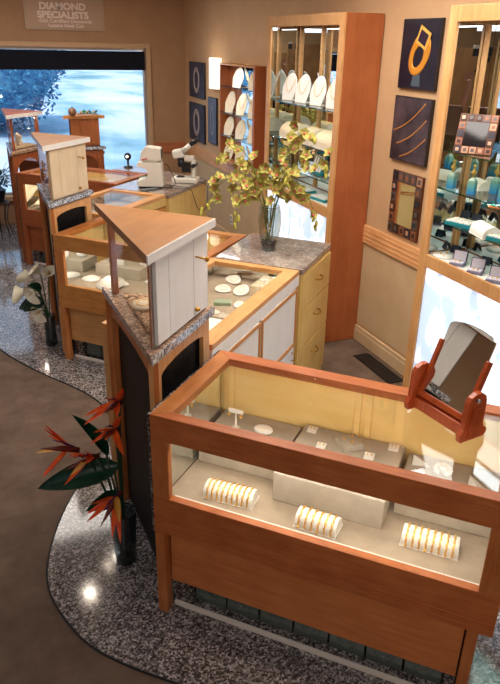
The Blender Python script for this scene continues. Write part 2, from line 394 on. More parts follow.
# ---------------------------------------------------------------- display cases
def display_case(k_, a0, d0, w, label, h=1.0, dep=.64, woodm=CHERRY, woodz=CHERRY_Z, panel=CHERRY, end='end'):
    t = thing('display_case', label, 'display case', W(a0, d0), CR, 'angled glass showcases on the granite apron')
    fw_ = .075
    # top rim with mitred boards, drawn as four trapezoids
    o_, i_ = [(0, 0), (w, 0), (w, dep), (0, dep)], [(fw_, .05), (w - fw_, .05), (w - fw_, dep - .07), (fw_, dep - .07)]
    nm = ['front', 'right', 'back', 'left']
    for q in range(4):
        q2 = (q + 1) % 4
        MB().prism([o_[q], o_[q2], i_[q2], i_[q]], h - .035, h).done('top_rail', woodm if q % 2 == 0 else wood_y, t, bev=.002)
    bx('top_glass', GLASS, t, fw_ - .01, w - fw_ + .01, .04, dep - .06, h - .014, h - .006, bev=0)
    bx('front_rail', woodm, t, 0, w, .0, .03, h - .11, h - .036)
    lowr = MB().box(0, w, 0, .035, .44, .62)
    for z in (.465, .48, .495): lowr.box(0, w, -.003, 0, z - .003, z + .003)
    lowr.done('front_rail', woodm, t, bev=.003)
    bx('front_stile', woodz, t, 0, fw_, 0, .03, .62, h - .11)
    bx('front_stile', woodz, t, w - fw_, w, 0, .03, .62, h - .11)
    bx('front_glass', GLASS, t, fw_, w - fw_, .012, .018, .62, h - .11, bev=0)
    bx('glass_channel', plain_white, t, fw_, w - fw_, .036, .05, .60, .612, bev=.001)
    bx('light_rail', BLACK, t, fw_, w - fw_, .034, .06, h - .06, h - .036, bev=.002)
    # sliding back doors seen from inside
    bx('back_panel', MAPLE, t, .02, w - .02, dep - .012, dep - .001, .60, h - .036, bev=.002)
    for x0, x1 in ((.05, w / 2 + .01), (w / 2 + .03, w - .05)):
        fr_ = MB(); y0, y1 = dep - .022, dep - .0125; za, zb = .605, h - .045
        fr_.box(x0, x0 + .028, y0, y1, za, zb).box(x1 - .028, x1, y0, y1, za, zb).box(x0 + .028, x1 - .028, y0, y1, zb - .028, zb).box(x0 + .028, x1 - .028, y0, y1, za, za + .02)
        fr_.done('sliding_door_frame', MAPLE, t, bev=.002)
    bx('side_mirror', MIRROR, t, .022, .028, .05, dep - .023, .60, h - .036, bev=0)
    bx('side_mirror', MIRROR, t, w - .028, w - .022, .05, dep - .023, .60, h - .036, bev=0)
    bx('side_panel', woodz, t, .0, .02, .035, dep, .44, h - .036)
    bx('side_panel', woodz, t, w - .02, w, .035, dep, .44, h - .036)
    bx('edge_strip', DGRAN, t, -.010, -.001, 0, dep, .44, h - .002, bev=.001)
    bx('deck', DECK, t, .03, w - .03, .055, dep - .013, .575, .60, bev=.001)
    bx('deck_gap', DARK, t, fw_, w - fw_, .036, .054, .58, .598, bev=0)
    bx('base_panel', panel, t, .05, w - .09, .04, .06, .16, .44)
    bx('leg', woodz, t, 0, .045, 0, .05, 0, .44)
    bx('leg', woodz, t, w - .085, w - .045, .02, .065, 0, .44)
    bx('carcass', DARK, t, .05, w - .06, .14, dep - .02, .03, .57, bev=0)
    bx('plinth_end', DGRAN, t, .05, .13, .07, .14, .0, .16)
    bx('plinth_end', DGRAN, t, w - .13, w - .088, .07, .14, .0, .16)
    gb = MB(); nb = 7; s_ = (w - .26) / nb
    for j in range(nb):
        x = .13 + j * s_
        gb.prism([(x + .004, .1), (x + s_ - .004, .1), (x + s_ - .004, .138), (x + .004, .138)], .025, .155)
        gb.M = Matrix.Translation((x + s_ / 2, .1, .09)) @ Matrix.Rotation(PI / 2, 4, 'X')
        for rr in (.02, .038): gb.tube([(rr * math.cos(q * PI / 6), rr * math.sin(q * PI / 6), 0) for q in range(12)], .004, 5, True)
        gb.M = Matrix()
    gb.done('glass_block_plinth', BLOCKG, t, bev=.004)
    bx('toe_trim', plain_white, t, .05, w - .09, .055, .069, 0, .022, bev=.002)
    for j, xx in enumerate((w * .28, w * .72)):
        l = light('case_light', 'AREA', (0, 0, 0), 2.0, (1, .92, .80), (0, 0, -1), w * .4, .03)
        l.parent = t; l.location = (xx, .048, h - .064); l.rotation_euler = (R(38), 0, 0)
    return t
wood_y = wood('cherry_wood_side', (188, 120, 62), (156, 90, 40), 1)
plain_white = plain('white_channel', (226, 216, 204), .4)
OAKR = wood('amber_wood', (204, 142, 78), (174, 112, 54), 0)
OAKRZ = wood('amber_wood_upright', (204, 134, 78), (172, 104, 56), 2)
REDW = wood('red_cherry_wood', (164, 94, 56), (138, 72, 40), 0)
REDWZ = wood('red_cherry_upright', (166, 96, 58), (140, 74, 42), 2)
case1 = display_case(0, 0, 0, 1.34, 'nearest cherry-framed glass showcase with bracelets, standing on the granite in front', panel=wood('orange_base_veneer', (206, 128, 72), (182, 104, 54), 0))
case2 = display_case(1, -1.95, 1.90, 1.26, 'amber-framed glass showcase holding a round white necklace form, middle of three', woodm=OAKR, woodz=OAKRZ, panel=wood('tan_base_veneer', (206, 156, 98), (184, 132, 78), 0))
case3 = display_case(2, -3.82, 3.68, 1.23, 'farthest reddish showcase, lined with draped cream fabric', woodm=REDW, woodz=REDWZ, panel=REDW)

# triangular towers
def tri_inset(v, q):
    c = Vector((sum(p[0] for p in v) / 3, sum(p[1] for p in v) / 3))
    # offset every edge inwards by q
    out = []
    for i in range(3):
        p, a, b = Vector(v[i]), Vector(v[i - 1]), Vector(v[(i + 1) % 3])
        u, w_ = (a - p).normalized(), (b - p).normalized(); bi = (u + w_).normalized()
        s_ = abs(u.x * w_.y - u.y * w_.x); half = math.asin(min(1, s_)) / 2 if u.dot(w_) >= 0 else (PI - math.asin(min(1, s_))) / 2
        out.append(tuple(p + bi * (q / math.sin(half))))
    return out
def arch_board(mb, p, q, z0, z1, th, nrm, leg=.055, rise=.10, apron=.05):
    """board with an arched opening standing on edge p->q"""
    p, q = Vector(p), Vector(q); L = (q - p).length; u = (q - p).normalized(); n_ = Vector(nrm).normalized()
    top = z1; oz = z1 - apron
    pts = [(0, z0), (leg, z0), (leg, oz - rise)]
    for i in range(9):
        t = PI - PI * i / 8; x = L / 2 + (L / 2 - leg) * math.cos(t); z = oz - rise + rise * math.sin(t); pts.append((x, z))
    pts += [(L - leg, z0), (L, z0), (L, top), (0, top)]
    def P(x, z, off): c = p + u * x + n_ * off; return (c.x, c.y, z)
    # split into convex quads: legs and spandrel strips
    def slab(quad):
        v = [P(x, z, 0) for x, z in quad] + [P(x, z, th) for x, z in quad]; k = len(quad)
        mb._add(v, [tuple(range(k)), tuple(range(k, 2 * k))[::-1]] + [(i, (i + 1) % k, k + (i + 1) % k, k + i) for i in range(k)])
    slab([(0, z0), (leg, z0), (leg, oz - rise), (leg, top), (0, top)])
    slab([(L - leg, z0), (L, z0), (L, top), (L - leg, top), (L - leg, oz - rise)])
    arc = pts[3:12]
    for a, b in zip(arc, arc[1:]): slab([a, b, (b[0], top), (a[0], top)])
def tower(loc, rz, label, V, woodm, topm, doorm, slabm, doors=True, dark=True, zs=1.17, zt=1.61, chips=None, facm=None, openb=False):
    t = thing('display_tower', label, 'display tower', loc, rz, 'triangular display towers between the showcases')
    inn = tri_inset(V, .015)
    nrm = lambda a, b: (-(b[1] - a[1]), (b[0] - a[0]))
    names = [(2, 0), (0, 1), (1, 2)]
    cen = Vector((sum(p[0] for p in inn) / 3, sum(p[1] for p in inn) / 3))
    for a, b in names:
        p, q = inn[a], inn[b]; nn = Vector(nrm(p, q))
        if nn.dot(cen - Vector(p)) < 0: nn = -nn
        mb = MB(); arch_board(mb, p, q, .0, zs - .012, .022, nn, .065, .12 if not dark else .03)
        mb.done('arched_frame', OAK_Z if (a, b) == (0, 1) and dark else woodm, t, bev=.002)
    if dark:
        d_ = tri_inset(inn, .028); MB().prism(d_, .02, zs - .03).done('dark_inner_panel', BGRAN, t)
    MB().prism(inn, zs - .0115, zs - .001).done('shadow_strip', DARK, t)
    MB().prism(V, zs, zs + .035).done('stone_slab', slabm, t, bev=.003)
    if doors:
        p, q = Vector(V[0]), Vector(V[1]); u = (q - p).normalized(); nn = Vector((u.y, -u.x)); nn = nn if nn.dot(cen - p) < 0 else -nn
        MB().prism([tuple(p + nn * .0005), tuple(q + nn * .0005), tuple(q + nn * .006), tuple(p + nn * .006)], zs + .001, zs + .033).done('slab_edge', SLABG, t)
    z0 = zs + .036
    bxv = tri_inset(V, .03)
    # corner posts
    bc = Vector((sum(p[0] for p in bxv) / 3, sum(p[1] for p in bxv) / 3))
    pv = tri_inset(bxv, .0)
    for i in range(3):
        p = Vector(bxv[i]); a = (Vector(bxv[i - 1]) - p).normalized(); b = (Vector(bxv[(i + 1) % 3]) - p).normalized()
        s_ = .042
        MB().prism([tuple(p), tuple(p + b * s_), tuple(p + (a + b) * s_ * .8), tuple(p + a * s_)], z0, zt - .035).done('corner_post', topm if not doors else CHERRY_Z, t, bev=.002)
    def wallp(i, j, th, name, mat, a0=.035, z_0=z0, z_1=zt - .036, off=0):
        p, q = Vector(bxv[i]), Vector(bxv[j]); u = (q - p).normalized(); L = (q - p).length
        nn = Vector((-u.y, u.x));
        if nn.dot(bc - p) < 0: nn = -nn
        p1, q1 = p + u * a0 + nn * off, q - u * a0 + nn * off
        return MB().prism([tuple(p1), tuple(q1), tuple(q1 + nn * th), tuple(p1 + nn * th)], z_0, z_1).done(name, mat, t, bev=.001)
    wallp(2, 0, .005, 'front_glass', GLASS, .05)
    wallp(1, 2, .005, 'back_glass', GLASS, .05)
    if doors:
        p, q = Vector(bxv[0]), Vector(bxv[1]); u = (q - p).normalized(); L = (q - p).length
        nn = Vector((u.y, -u.x)); nn = nn if nn.dot(bc - p) < 0 else -nn
        for x0, x1 in ((.012, .115), (.117, L * .70), (L * .70 + .003, L - .004)):
            a_, b_ = p + u * x0 + nn * .001, p + u * x1 + nn * .001
            MB().prism([tuple(a_), tuple(b_), tuple(b_ + nn * .016), tuple(a_ + nn * .016)], z0 + .012, zt - .038).done('door', doorm, t, bev=.0015)
        a_, b_ = p + u * .002, p + u * (L - .002)
        MB().prism([tuple(a_), tuple(b_), tuple(b_ - nn * .004), tuple(a_ - nn * .004)], z0, zt - .037).done('door_jamb', doorm, t)
        k0 = p + u * (L * .70 + .02) + nn * .017
        MB().tube([(k0.x, k0.y, zt - .13), (k0.x + nn.x * .05, k0.y + nn.y * .05, zt - .135)], .004, 8).ball((k0.x + nn.x * .052, k0.y + nn.y * .052, zt - .135), .011, 10, 6).done('key', BRASS, t)
        k1 = p + u * (L * .70 + .018) + nn * .022
        MB().ball((k1.x, k1.y, z0 + .04), .014, 12, 8, (1, 1, .7)).done('door_knob', BRASS, t)
    else: wallp(0, 1, .005, 'side_glass', GLASS, .036)
    # roof board with border
    ov = tri_inset(V, -.004); iv = tri_inset(ov, .035)
    for i in range(3):
        j = (i + 1) % 3
        MB().prism([ov[i], ov[j], iv[j], iv[i]], zt - .034, zt).done('top_border', topm, t, bev=.0015)
    MB().prism(iv, zt - .03, zt - .0005).done('top_board', topm, t)
    if facm:
        p, q = Vector(ov[0]), Vector(ov[1]); u = (q - p).normalized(); nn = Vector((u.y, -u.x)); nn = nn if nn.dot(bc - p) < 0 else -nn
        MB().prism([tuple(p), tuple(q), tuple(q + nn * .006), tuple(p + nn * .006)], zt - .036, zt - .001).done('top_fascia', facm, t)
    l_ = light('tower_fill', 'POINT', (0, 0, 0), 1.1, (1, .92, .8), size=.02); l_.parent = t; l_.location = (bc.x, bc.y, zt - .07)  # added fill inside the box to brighten the stone chips
    # gravel on the slab
    rnd = random.Random(5); g = MB(); iv2 = tri_inset(bxv, .03)
    for _ in range(700):
        a, b = rnd.random(), rnd.random()
        if a + b > 1: a, b = 1 - a, 1 - b
        x = iv2[0][0] * (1 - a - b) + iv2[1][0] * a + iv2[2][0] * b; y = iv2[0][1] * (1 - a - b) + iv2[1][1] * a + iv2[2][1] * b
        r_ = rnd.uniform(.007, .014); g.ball((x, y, z0 + r_ * .6 + rnd.random() * .012), r_, 5, 4, (1, 1, .6), .25)
    gr = g.done('stone_chips', chips, t); gr['kind'] = 'stuff'
    return t
CHIPS = noisy('tan_stone_chips', (190, 152, 122), (226, 194, 162), 30, .9, .3)
CHIPSP = noisy('pale_stone_chips', (206, 170, 130), (238, 214, 180), 30, .9, .3)
TV = [(-.002, .062), (-.028, .65), (-.63, .65)]
TOPW = wood('orange_top_board', (172, 116, 56), (156, 100, 44), 1, .45, .3, .4)
FASC = CREAM
tower(W(-.015, 0), CR, 'nearest triangular display tower with whitish doors and a brass key, left of the front showcase', TV, CHERRY_Z, TOPW, CREAM, SLAB, chips=CHIPS, facm=FASC)
TV2 = [(0, 0), (-.02, .57), (-.57, .57)]
tower(W(-2.0, 1.95), CR, 'triangular display tower with cream doors and closed top, left of the middle showcase', TV2, CHERRY_Z, TOPW, wood('cream_door', (224, 204, 172), (208, 186, 152), 2), SLABG, chips=CHIPS, facm=FASC)
tower(W(-3.86, 3.68), CR, 'all-glass triangular display tower of pale stones at the left picture edge', TV2, REDWZ, REDW, CREAM, SLAB, doors=False, dark=False, chips=CHIPSP, facm=FASC, zt=1.57)
TV4 = [(0, 0), (.44, 0), (.22, .34)]
tower(Vector((.97, 7.86, 0)), 0, 'dark reddish tower with closed wooden doors standing before the window', TV4, REDWZ, OAKR, wood('brown_door', (168, 100, 56), (146, 82, 44), 2), DGRAN, zs=1.15, zt=1.52, chips=CHIPS, dark=False)

# ---------------------------------------------------------------- counters running back from each tower
def counter(loc, L, label, side, sidew, w=.62, h=1.0):
    """local x 0..w (0 = customer side), y 0..L"""
    t = thing('glass_top_counter', label, 'counter', loc, CR, 'glass-topped counters behind the towers')
    o_, i_ = [(0, 0), (w, 0), (w, L), (0, L)], [(.06, .05), (w - .09, .05), (w - .09, L - .06), (.06, L - .06)]
    for q in range(4):
        q2 = (q + 1) % 4
        MB().prism([o_[q], o_[q2], i_[q2], i_[q]], h - .03, h).done('top_rail', OAK if q % 2 == 0 else OAK_Y, t, bev=.002)
    bx('top_glass', GLASS, t, .05, w - .08, .04, L - .05, h - .014, h - .006, bev=0)
    bx('deck', DECK, t, .021, w - .022, .021, L - .021, .875, .895, bev=0)
    bx('end_mirror', MIRROR, t, .03, w - .03, L - .024, L - .021, .896, h - .032, bev=0)
    bx('side_mirror', MIRROR, t, .0215, .025, .022, L - .025, .896, h - .032, bev=0)
    bx('end_panel', OAK_Z, t, 0, w - .02, 0, .02, .0, h - .031, bev=.001)
    bx('end_panel', OAK_Z, t, 0, w - .02, L - .02, L, .0, h - .031, bev=.001)
    bx('customer_panel', OAK_Z, t, 0, .019, .02, L - .02, .0, h - .031, bev=.001)
    bx('fascia', side, t, w - .02, w, 0, L, .90, h - .031)
    bx('carcass', sidew, t, w - .04, w - .021, .02, L - .02, .0, .899, bev=0)
    n_ = 2; s_ = (L - .02) / n_
    for j in range(n_):
        y0 = .01 + j * s_
        d1 = bx('door', side, t, w - .020, w - .004, y0 + .012, y0 + s_ - .012, .50, .885)
        fr_ = MB()
        for b_ in ((y0 + .012, y0 + .03, .5, .885), (y0 + s_ - .03, y0 + s_ - .012, .5, .885)): fr_.box(w - .0035, w + .002, *b_)
        fr_.box(w - .0035, w + .002, y0 + .03, y0 + s_ - .03, .867, .885).box(w - .0035, w + .002, y0 + .03, y0 + s_ - .03, .5, .518)
        fr_.done('door_edging', sidew, d1)
        d2 = bx('door', side, t, w - .020, w - .004, y0 + .012, y0 + s_ - .012, .08, .48)
        MB().tube([(w - .004, y0 + s_ - .06, .40), (w + .02, y0 + s_ - .06, .41), (w + .02, y0 + s_ - .06, .45), (w - .004, y0 + s_ - .06, .46)], .004, 6).done('door_handle', BRASS, d2)
    l = light('counter_light', 'AREA', (0, 0, 0), 1.2, (1, .93, .82), (0, 0, -1), .02, L * .8)
    l.parent = t; l.location = (w - .06, L / 2, h - .035); l.rotation_euler = (0, R(22), 0)
    return t
counter(W(-.68, .67), 1.245, 'glass-topped counter with whitish cabinet doors, behind the nearest tower', CREAM, OAKR)
counter(W(-2.53, 2.56), .92, 'glass-topped counter with yellow maple front, under the black-corded machines', YELLOW, OAKR)

def marble_cab(loc, pts, label, front, dr=True):
    t = thing('marble_top_cabinet', label, 'cabinet', loc, CR)
    MB().prism(pts, .965, 1.0).done('marble_top', MARBLE, t, bev=.003)
    MB().prism(tri_poly(pts, .012), .0, .964).done('body', front, t, bev=.002)
    return t
def tri_poly(pts, q):
    c = Vector((sum(p[0] for p in pts) / len(pts), sum(p[1] for p in pts) / len(pts)))
    return [tuple(Vector(p) + (c - Vector(p)).normalized() * q) for p in pts]
mc = marble_cab(W(-.66, 1.93), [(0, 0), (.615, 0), (.60, .67), (-.02, .67)], 'marble-topped yellow cabinet with brass pulls, carrying the orchid vase', YELLOW)
for zt_, zb_ in ((.95, .71), (.70, .42), (.41, .06)):
    d_ = bx('drawer', YELLOW, mc, .595, .612, .025, .64, zb_, zt_)
    if zt_ < .8 or True:
        z = zt_ - .10
        MB().tube([(.612, .30, z), (.635, .31, z - .006), (.645, .35, z - .012), (.635, .39, z - .006), (.612, .40, z)], .005, 8).done('drawer_handle', BRASS, d_)
mc2 = marble_cab(W(-2.53, 3.49), [(0, 0), (.65, 0), (.60, .88), (-.55, 1.22), (-.55, .86), (0, .84)], 'marble-topped yellow cabinet near the window, carrying the microscope', YELLOW)

# ---------------------------------------------------------------- tall lit cabinets on the right wall
PANEL_L = emis('backlit_white_panel', (236, 242, 255), 1.0, (176, 196, 222))
INSIDE = plain('cabinet_pale_lining', (224, 206, 170), .5)
def wall_cabinet(label, y0, y1, shelves, opz, framem, sidem, x0=2.5, h=2.5, zr0=1.05, zr1=1.13, stile=.07, panel=PANEL_L, lit=3.2, stds=(.36, .68), sidemirror=False):
    t = thing('lit_display_cabinet', label, 'display cabinet', (x0, y0, 0), 0, 'tall lit display cabinets on the right wall')
    L = y1 - y0; D = XW - x0 - .008
    bx('side_panel', sidem, t, .02, D, 0, .02, 0, h)
    bx('side_panel', sidem, t, .02, D, L - .02, L, 0, h)
    bx('top_panel', sidem, t, .02, D, .021, L - .021, h - .03, h)
    bx('frame_stile', framem, t, 0, .019, 0, stile, 0, h)
    bx('frame_stile', framem, t, 0, .019, L - stile, L, 0, h)
    bx('frame_rail', framem, t, 0, .019, stile, L - stile, h - .08, h)
    bx('frame_rail', framem, t, 0, .019, stile, L - stile, zr0, zr1)
    bx('frame_rail', framem, t, 0, .019, stile, L - stile, 0, .09)
    bx('cabinet_floor', WHITE, t, .022, D - .02, .021, L - .021, zr1 - .05, zr1 - .01, bev=0)
    bx('back_mirror', MIRROR, t, D - .018, D - .012, .022, L - .022, zr1, h - .032, bev=0)
    bx('back_board', sidem, t, D - .011, D, .022, L - .022, 0, h - .032, bev=0)
    bx('inner_lining', MIRROR if sidemirror else INSIDE, t, .024, D - .02, L - .026, L - .021, zr1, h - .032, bev=0)
    bx('light_panel', panel, t, .022, .034, stile - .01, L - stile + .01, .08, zr0 + .01, bev=0)
    for z in shelves: bx('glass_shelf', SHELFG, t, .03, D - .03, .03, L - .03, z, z + .008, bev=0); bx('shelf_edge', TGLASS, t, .025, .0295, .03, L - .03, z, z + .008, bev=0)
    for q in stds:
        s_ = MB().box(D - .035, D - .019, L * q - .014, L * q + .014, zr1, h - .04)
        s_.done('shelf_standard', OAK_Z, t)
        hs = MB()
        for i in range(24): hs.M = Matrix.Translation((D - .0355, L * q, zr1 + .08 + i * .05)) @ Matrix.Rotation(PI / 2, 4, 'Y'); hs.lathe([(.001, -.001), (.004, -.001), (.004, .001), (.001, .001)], 8)
        hs.done('peg_holes', DARK, t)
    l = light('cabinet_light', 'AREA', (0, 0, 0), lit, (.93, .97, 1), (0, 0, -1), .12, L * .8)
    l.parent = t; l.location = (.10, L / 2, h - .085); l.rotation_euler = (0, 0, 0)
    return t
tallc = wall_cabinet('tall lit cabinet with necklace forms on glass shelves, behind the orchids', 4.48, 5.82, (1.30, 1.53, 1.83), 0, OAK_Z, SIDEW, stds=(.65, .955), sidemirror=True)
rc = wall_cabinet('tall lit cabinet of perfume bottles and ring boxes at the right picture edge', 1.75, 3.32, (1.335, 1.53, 1.745), 0, OAK_Z, SIDEW, lit=6, stds=(.5,), sidemirror=True)
sd_ = MB().box(.23, .255, 3.27 - 1.75, 3.29 - 1.75, 1.13, 2.41).done('shelf_standard', OAK_Z, rc)
# small shelf cabinet
sy0, sy1, sx = 6.57, 7.62, 2.70
sc_ = thing('wall_shelf_cabinet', 'small open cherry wall cabinet with rows of cream necklace forms', 'wall cabinet', (sx, sy0, 1.02), 0)
L = sy1 - sy0; D = XW - sx - .003
bx('side_panel', SIDEW, sc_, 0, D, 0, .05, 0, 1.06); bx('side_panel', SIDEW, sc_, 0, D, L - .02, L, 0, 1.06)
bx('top_panel', OAKR, sc_, 0, D, .051, L - .021, 1.04, 1.06); bx('bottom_panel', OAKR, sc_, 0, D, .051, L - .021, 0, .02)
bx('back_mirror', MIRROR, sc_, D - .01, D, .051, L * .62, .021, 1.039, bev=0)
bx('back_board', SIDEW, sc_, D - .01, D, L * .62 + .001, L - .021, .021, 1.039, bev=0)
for z in (.29, .54, .82): bx('glass_shelf', SHELFG, sc_, .005, D - .012, .052, L - .022, z, z + .007, bev=0); bx('shelf_edge', TGLASS, sc_, .001, .0045, .052, L - .022, z, z + .007, bev=0)
l = light('cabinet_light', 'AREA', (2.66, 7.1, 2.03), 2.5, (.95, .97, 1), (.3, 0, -1), .05, .7)

# necklace forms
def bust(name, loc, rz, h, w, label, group, mat=CREAMB, neck=True):
    b = MB(); n = 14; pts = []
    for i in range(n + 1):
        t = PI * i / n
        pts.append((math.cos(t) * w / 2 * (1 - .1 * math.sin(t)), h * .42 + math.sin(t) * h * .58))
    pts += [(-w * .36, 0), (w * .36, 0)]
    b.M = Matrix.Rotation(-PI / 2 + R(18), 4, 'X').inverted() if False else Matrix.Rotation(R(72), 4, 'X')
    b.prism(pts, -.006, .006)
    o = b.done(name, mat, bev=.003)
    root = thing('necklace_form', label, 'necklace display', loc, rz, group)
    o.name = 'padded_board'; o.parent = root
    foot = MB().box(-w * .3, w * .3, 0, h * .33, 0, .006).done('foot', mat, root)
    c = MB(); cp = []
    for i in range(13):
        t = i / 12; x = (t - .5) * w * .7; z = h * .80 - (1 - (2 * t - 1) ** 2) * h * .5
        v = Matrix.Rotation(R(72), 3, 'X') @ Vector((x, z, .009)); cp.append(v)
    c.tube(cp, .0022, 6).done('gold_chain', GOLD, root)
    return root
# forms face the customer (-X)
FX = R(-62)
forms = []
first = None
rows = [('top', 1.845, 2, (6.72, 7.18), .19), ('second', 1.568, 3, (6.72, 7.42), .21), ('third', 1.318, 3, (6.72, 7.45), .19), ('lowest', 1.042, 3, (6.72, 7.45), .19)]
for nm_, z, k, (ya, yb), h in rows:
    for i in range(k):
        y = yb - (yb - ya) * i / (k - 1)
        bust('necklace_form', (2.735, y, z), FX, h * 1.12, .145, 'cream necklace form, %s from the left on the %s shelf of the small wall cabinet' % (ORD[i], nm_), 'necklace forms in the small wall cabinet')
for i, y in enumerate((5.62, 5.36, 5.08, 4.80)):
    bust('necklace_form', (2.62, y, 1.8385), FX, .235, .15, 'white necklace form, %s from the left on the tall cabinet top shelf' % ORD[i], 'necklace forms on the tall cabinet top shelf', mat=WHITE)

def ramp_stand(name, loc, rz, L, r, label, mat, grooves=0, group=None, cat='bracelet ramp'):
    """half-cylinder bracelet pillow, axis along local x"""
    t = thing(name, label, cat, loc, rz, group)
    b = MB(); pts = [(-r, 0)] + [(r * math.cos(PI - PI * i / 14), .25 * r + r * .95 * math.sin(PI - PI * i / 14)) for i in range(15)] + [(r, 0)]
    b.M = Matrix(((0, 0, 1, 0), (1, 0, 0, 0), (0, 1, 0, 0), (0, 0, 0, 1)))
    b.prism(pts, -L / 2, L / 2); b.done('pillow', mat, t, bev=.002)
    b = MB(); b.box(-L / 2 - .003, L / 2 + .003, -r - .004, r + .004, -.0, .0005); b.done('base_board', WHITE, t)
    return t
GROOVE = wood('striped_cream_cuffs', (246, 236, 214), (222, 196, 150), 2, .5, 0, 1)
for i, (y, z, L_, r) in enumerate(((5.47, 1.5385, .28, .105), (5.10, 1.5385, .18, .105), (4.78, 1.5385, .30, .11))):
    ramp_stand('bangle_roll', (2.655, y, z), R(90), L_, r, '%s cream bracelet roll on the tall cabinet middle shelf' % ['leftmost', 'central', 'rightmost'][i], CREAMB, cat='bracelet roll', group='bracelet rolls in the tall cabinet')
    for j in range(int(L_ / .03)):
        yy = y - L_ / 2 + .02 + j * .03
        q = MB().tube([(2.655 - (r + .001) * math.cos(t), yy, z + .25 * r + (r * .95 + .001) * math.sin(t)) for t in [PI * k / 10 for k in range(11)]], .002, 5)
        tag(q.done('gold_bangle', GOLD), 'thin gold bangle on the %s roll of the tall cabinet' % ['leftmost', 'central', 'rightmost'][i], 'bracelet', 'gold bangles on the %s tall cabinet roll' % ['leftmost', 'central', 'rightmost'][i])
# teal watch racks in the tall cabinet
def rack(loc, label, k=4, w=.20):
    t = thing('teal_card_rack', label, 'display rack', loc, R(-90), 'teal display racks in the tall cabinet')
    MB().box(-w / 2, w / 2, 0, .1, 0, .012).done('base', TEAL, t, bev=.002)
    b = MB(); b.M = Matrix.Translation((0, .02, .012)) @ Matrix.Rotation(R(-20), 4, 'X')
    b.box(-w / 2, -w / 2 + .02, 0, .012, 0, .17).box(w / 2 - .02, w / 2, 0, .012, 0, .17).box(-w / 2 + .02, w / 2 - .02, 0, .012, .15, .17)
    b.done('upright_frame', TEAL, t)
    for i in range(k):
        x = -w / 2 + .035 + (w - .07) * i / (k - 1)
        q = MB(); q.M = b.M if False else Matrix.Translation((0, .014, .02)) @ Matrix.Rotation(R(-20), 4, 'X')
        q.box(x - .014, x + .014, 0, .004, .0, .13); q.done('white_card', WHITE, t)
    return t
rack((2.6, 5.0, 1.31), 'teal rack of white cards, left one under the tall cabinet rolls')
rack((2.6, 4.7, 1.31), 'teal rack of white cards, right one by the tall cabinet stile')
for i, y in enumerate((4.85, 5.2)):
    t = thing('jewelry_tray', ['teal-edged white jewelry tray on the right of the tall cabinet floor', 'teal-edged white jewelry tray on the left of the tall cabinet floor'][i], 'tray', (2.62, y, 1.121), R(-80), 'trays on the tall cabinet floor')
    MB().box(-.1, .1, -.06, .06, 0, .02).done('rim', TEAL, t, bev=.002); MB().box(-.09, .09, -.05, .05, .0205, .028).done('pad', WHITE, t)

# ---------------------------------------------------------------- right cabinet contents
MOS = [plain('mosaic_tile_' + str(i), c, .3, .3) for i, c in enumerate([(150, 96, 72), (60, 44, 40), (196, 150, 120), (96, 88, 84), (40, 50, 66)])]
def mosaic(loc, rot, w, h, label, wall=False):
    t = thing('mosaic_mirror_frame', label, 'frame', loc); t.rotation_euler = rot
    MB().box(-w / 2, w / 2, 0, .016, 0, h).done('frame_back', plain('copper_bronze_%d' % int(w * 1000), (110, 70, 52), .35, .6), t, bev=.002)
    bw = w * .24; rnd = random.Random(int(w * 997)); tl = [MB() for _ in MOS]
    nx = 5; nz = max(5, round(5 * h / w)); cw, chh = w / nx, h / nz
    for i in range(nx):
        for j in range(nz):
            if 0 < i < nx - 1 and 0 < j < nz - 1: continue
            q = rnd.randrange(5); g = .10 * cw
            tl[q].box(-w / 2 + i * cw + g, -w / 2 + (i + 1) * cw - g, -.004, -.0005, j * chh + g, (j + 1) * chh - g)
            q2 = (q + 1 + rnd.randrange(3)) % 5
            cx_, cz_ = -w / 2 + (i + .5) * cw, (j + .5) * chh; s_ = cw * .22
            tl[q2].prism([(cx_ - s_, -.006), (cx_ + s_, -.006), (cx_ + s_ * .2, -.0045), (cx_ - s_, -.0045)], cz_ - s_, cz_ + s_)
    for q, b in enumerate(tl): b.done('mosaic_tiles', MOS[q], t)
    MB().box(-w / 2 + cw * 1.0, w / 2 - cw * 1.0, -.003, -.0005, chh * 1.0, h - chh * 1.0).done('mirror', MIRROR if w > .3 else plain('painted_dark_reflection_%d' % int(w * 100), (30, 26, 30), .06, 0, .6), t)  # small frames: dark reflection painted as plain colour instead of mirror silver
    return t
mosaic((2.565, 3.055, 1.754), (R(-20), 0, R(-52)), .21, .22, 'square copper mosaic frame leaning on the right cabinet top shelf')
mosaic((2.60, 2.74, 1.754), (R(-14), 0, R(-55)), .18, .20, 'second mosaic frame on the right cabinet top shelf, cut by the picture edge')
mosaic((XW - .018, 3.975, 1.03), (0, 0, R(-90)), .37, .45, 'brown mosaic-framed mirror hung on the wall above the chair rail')

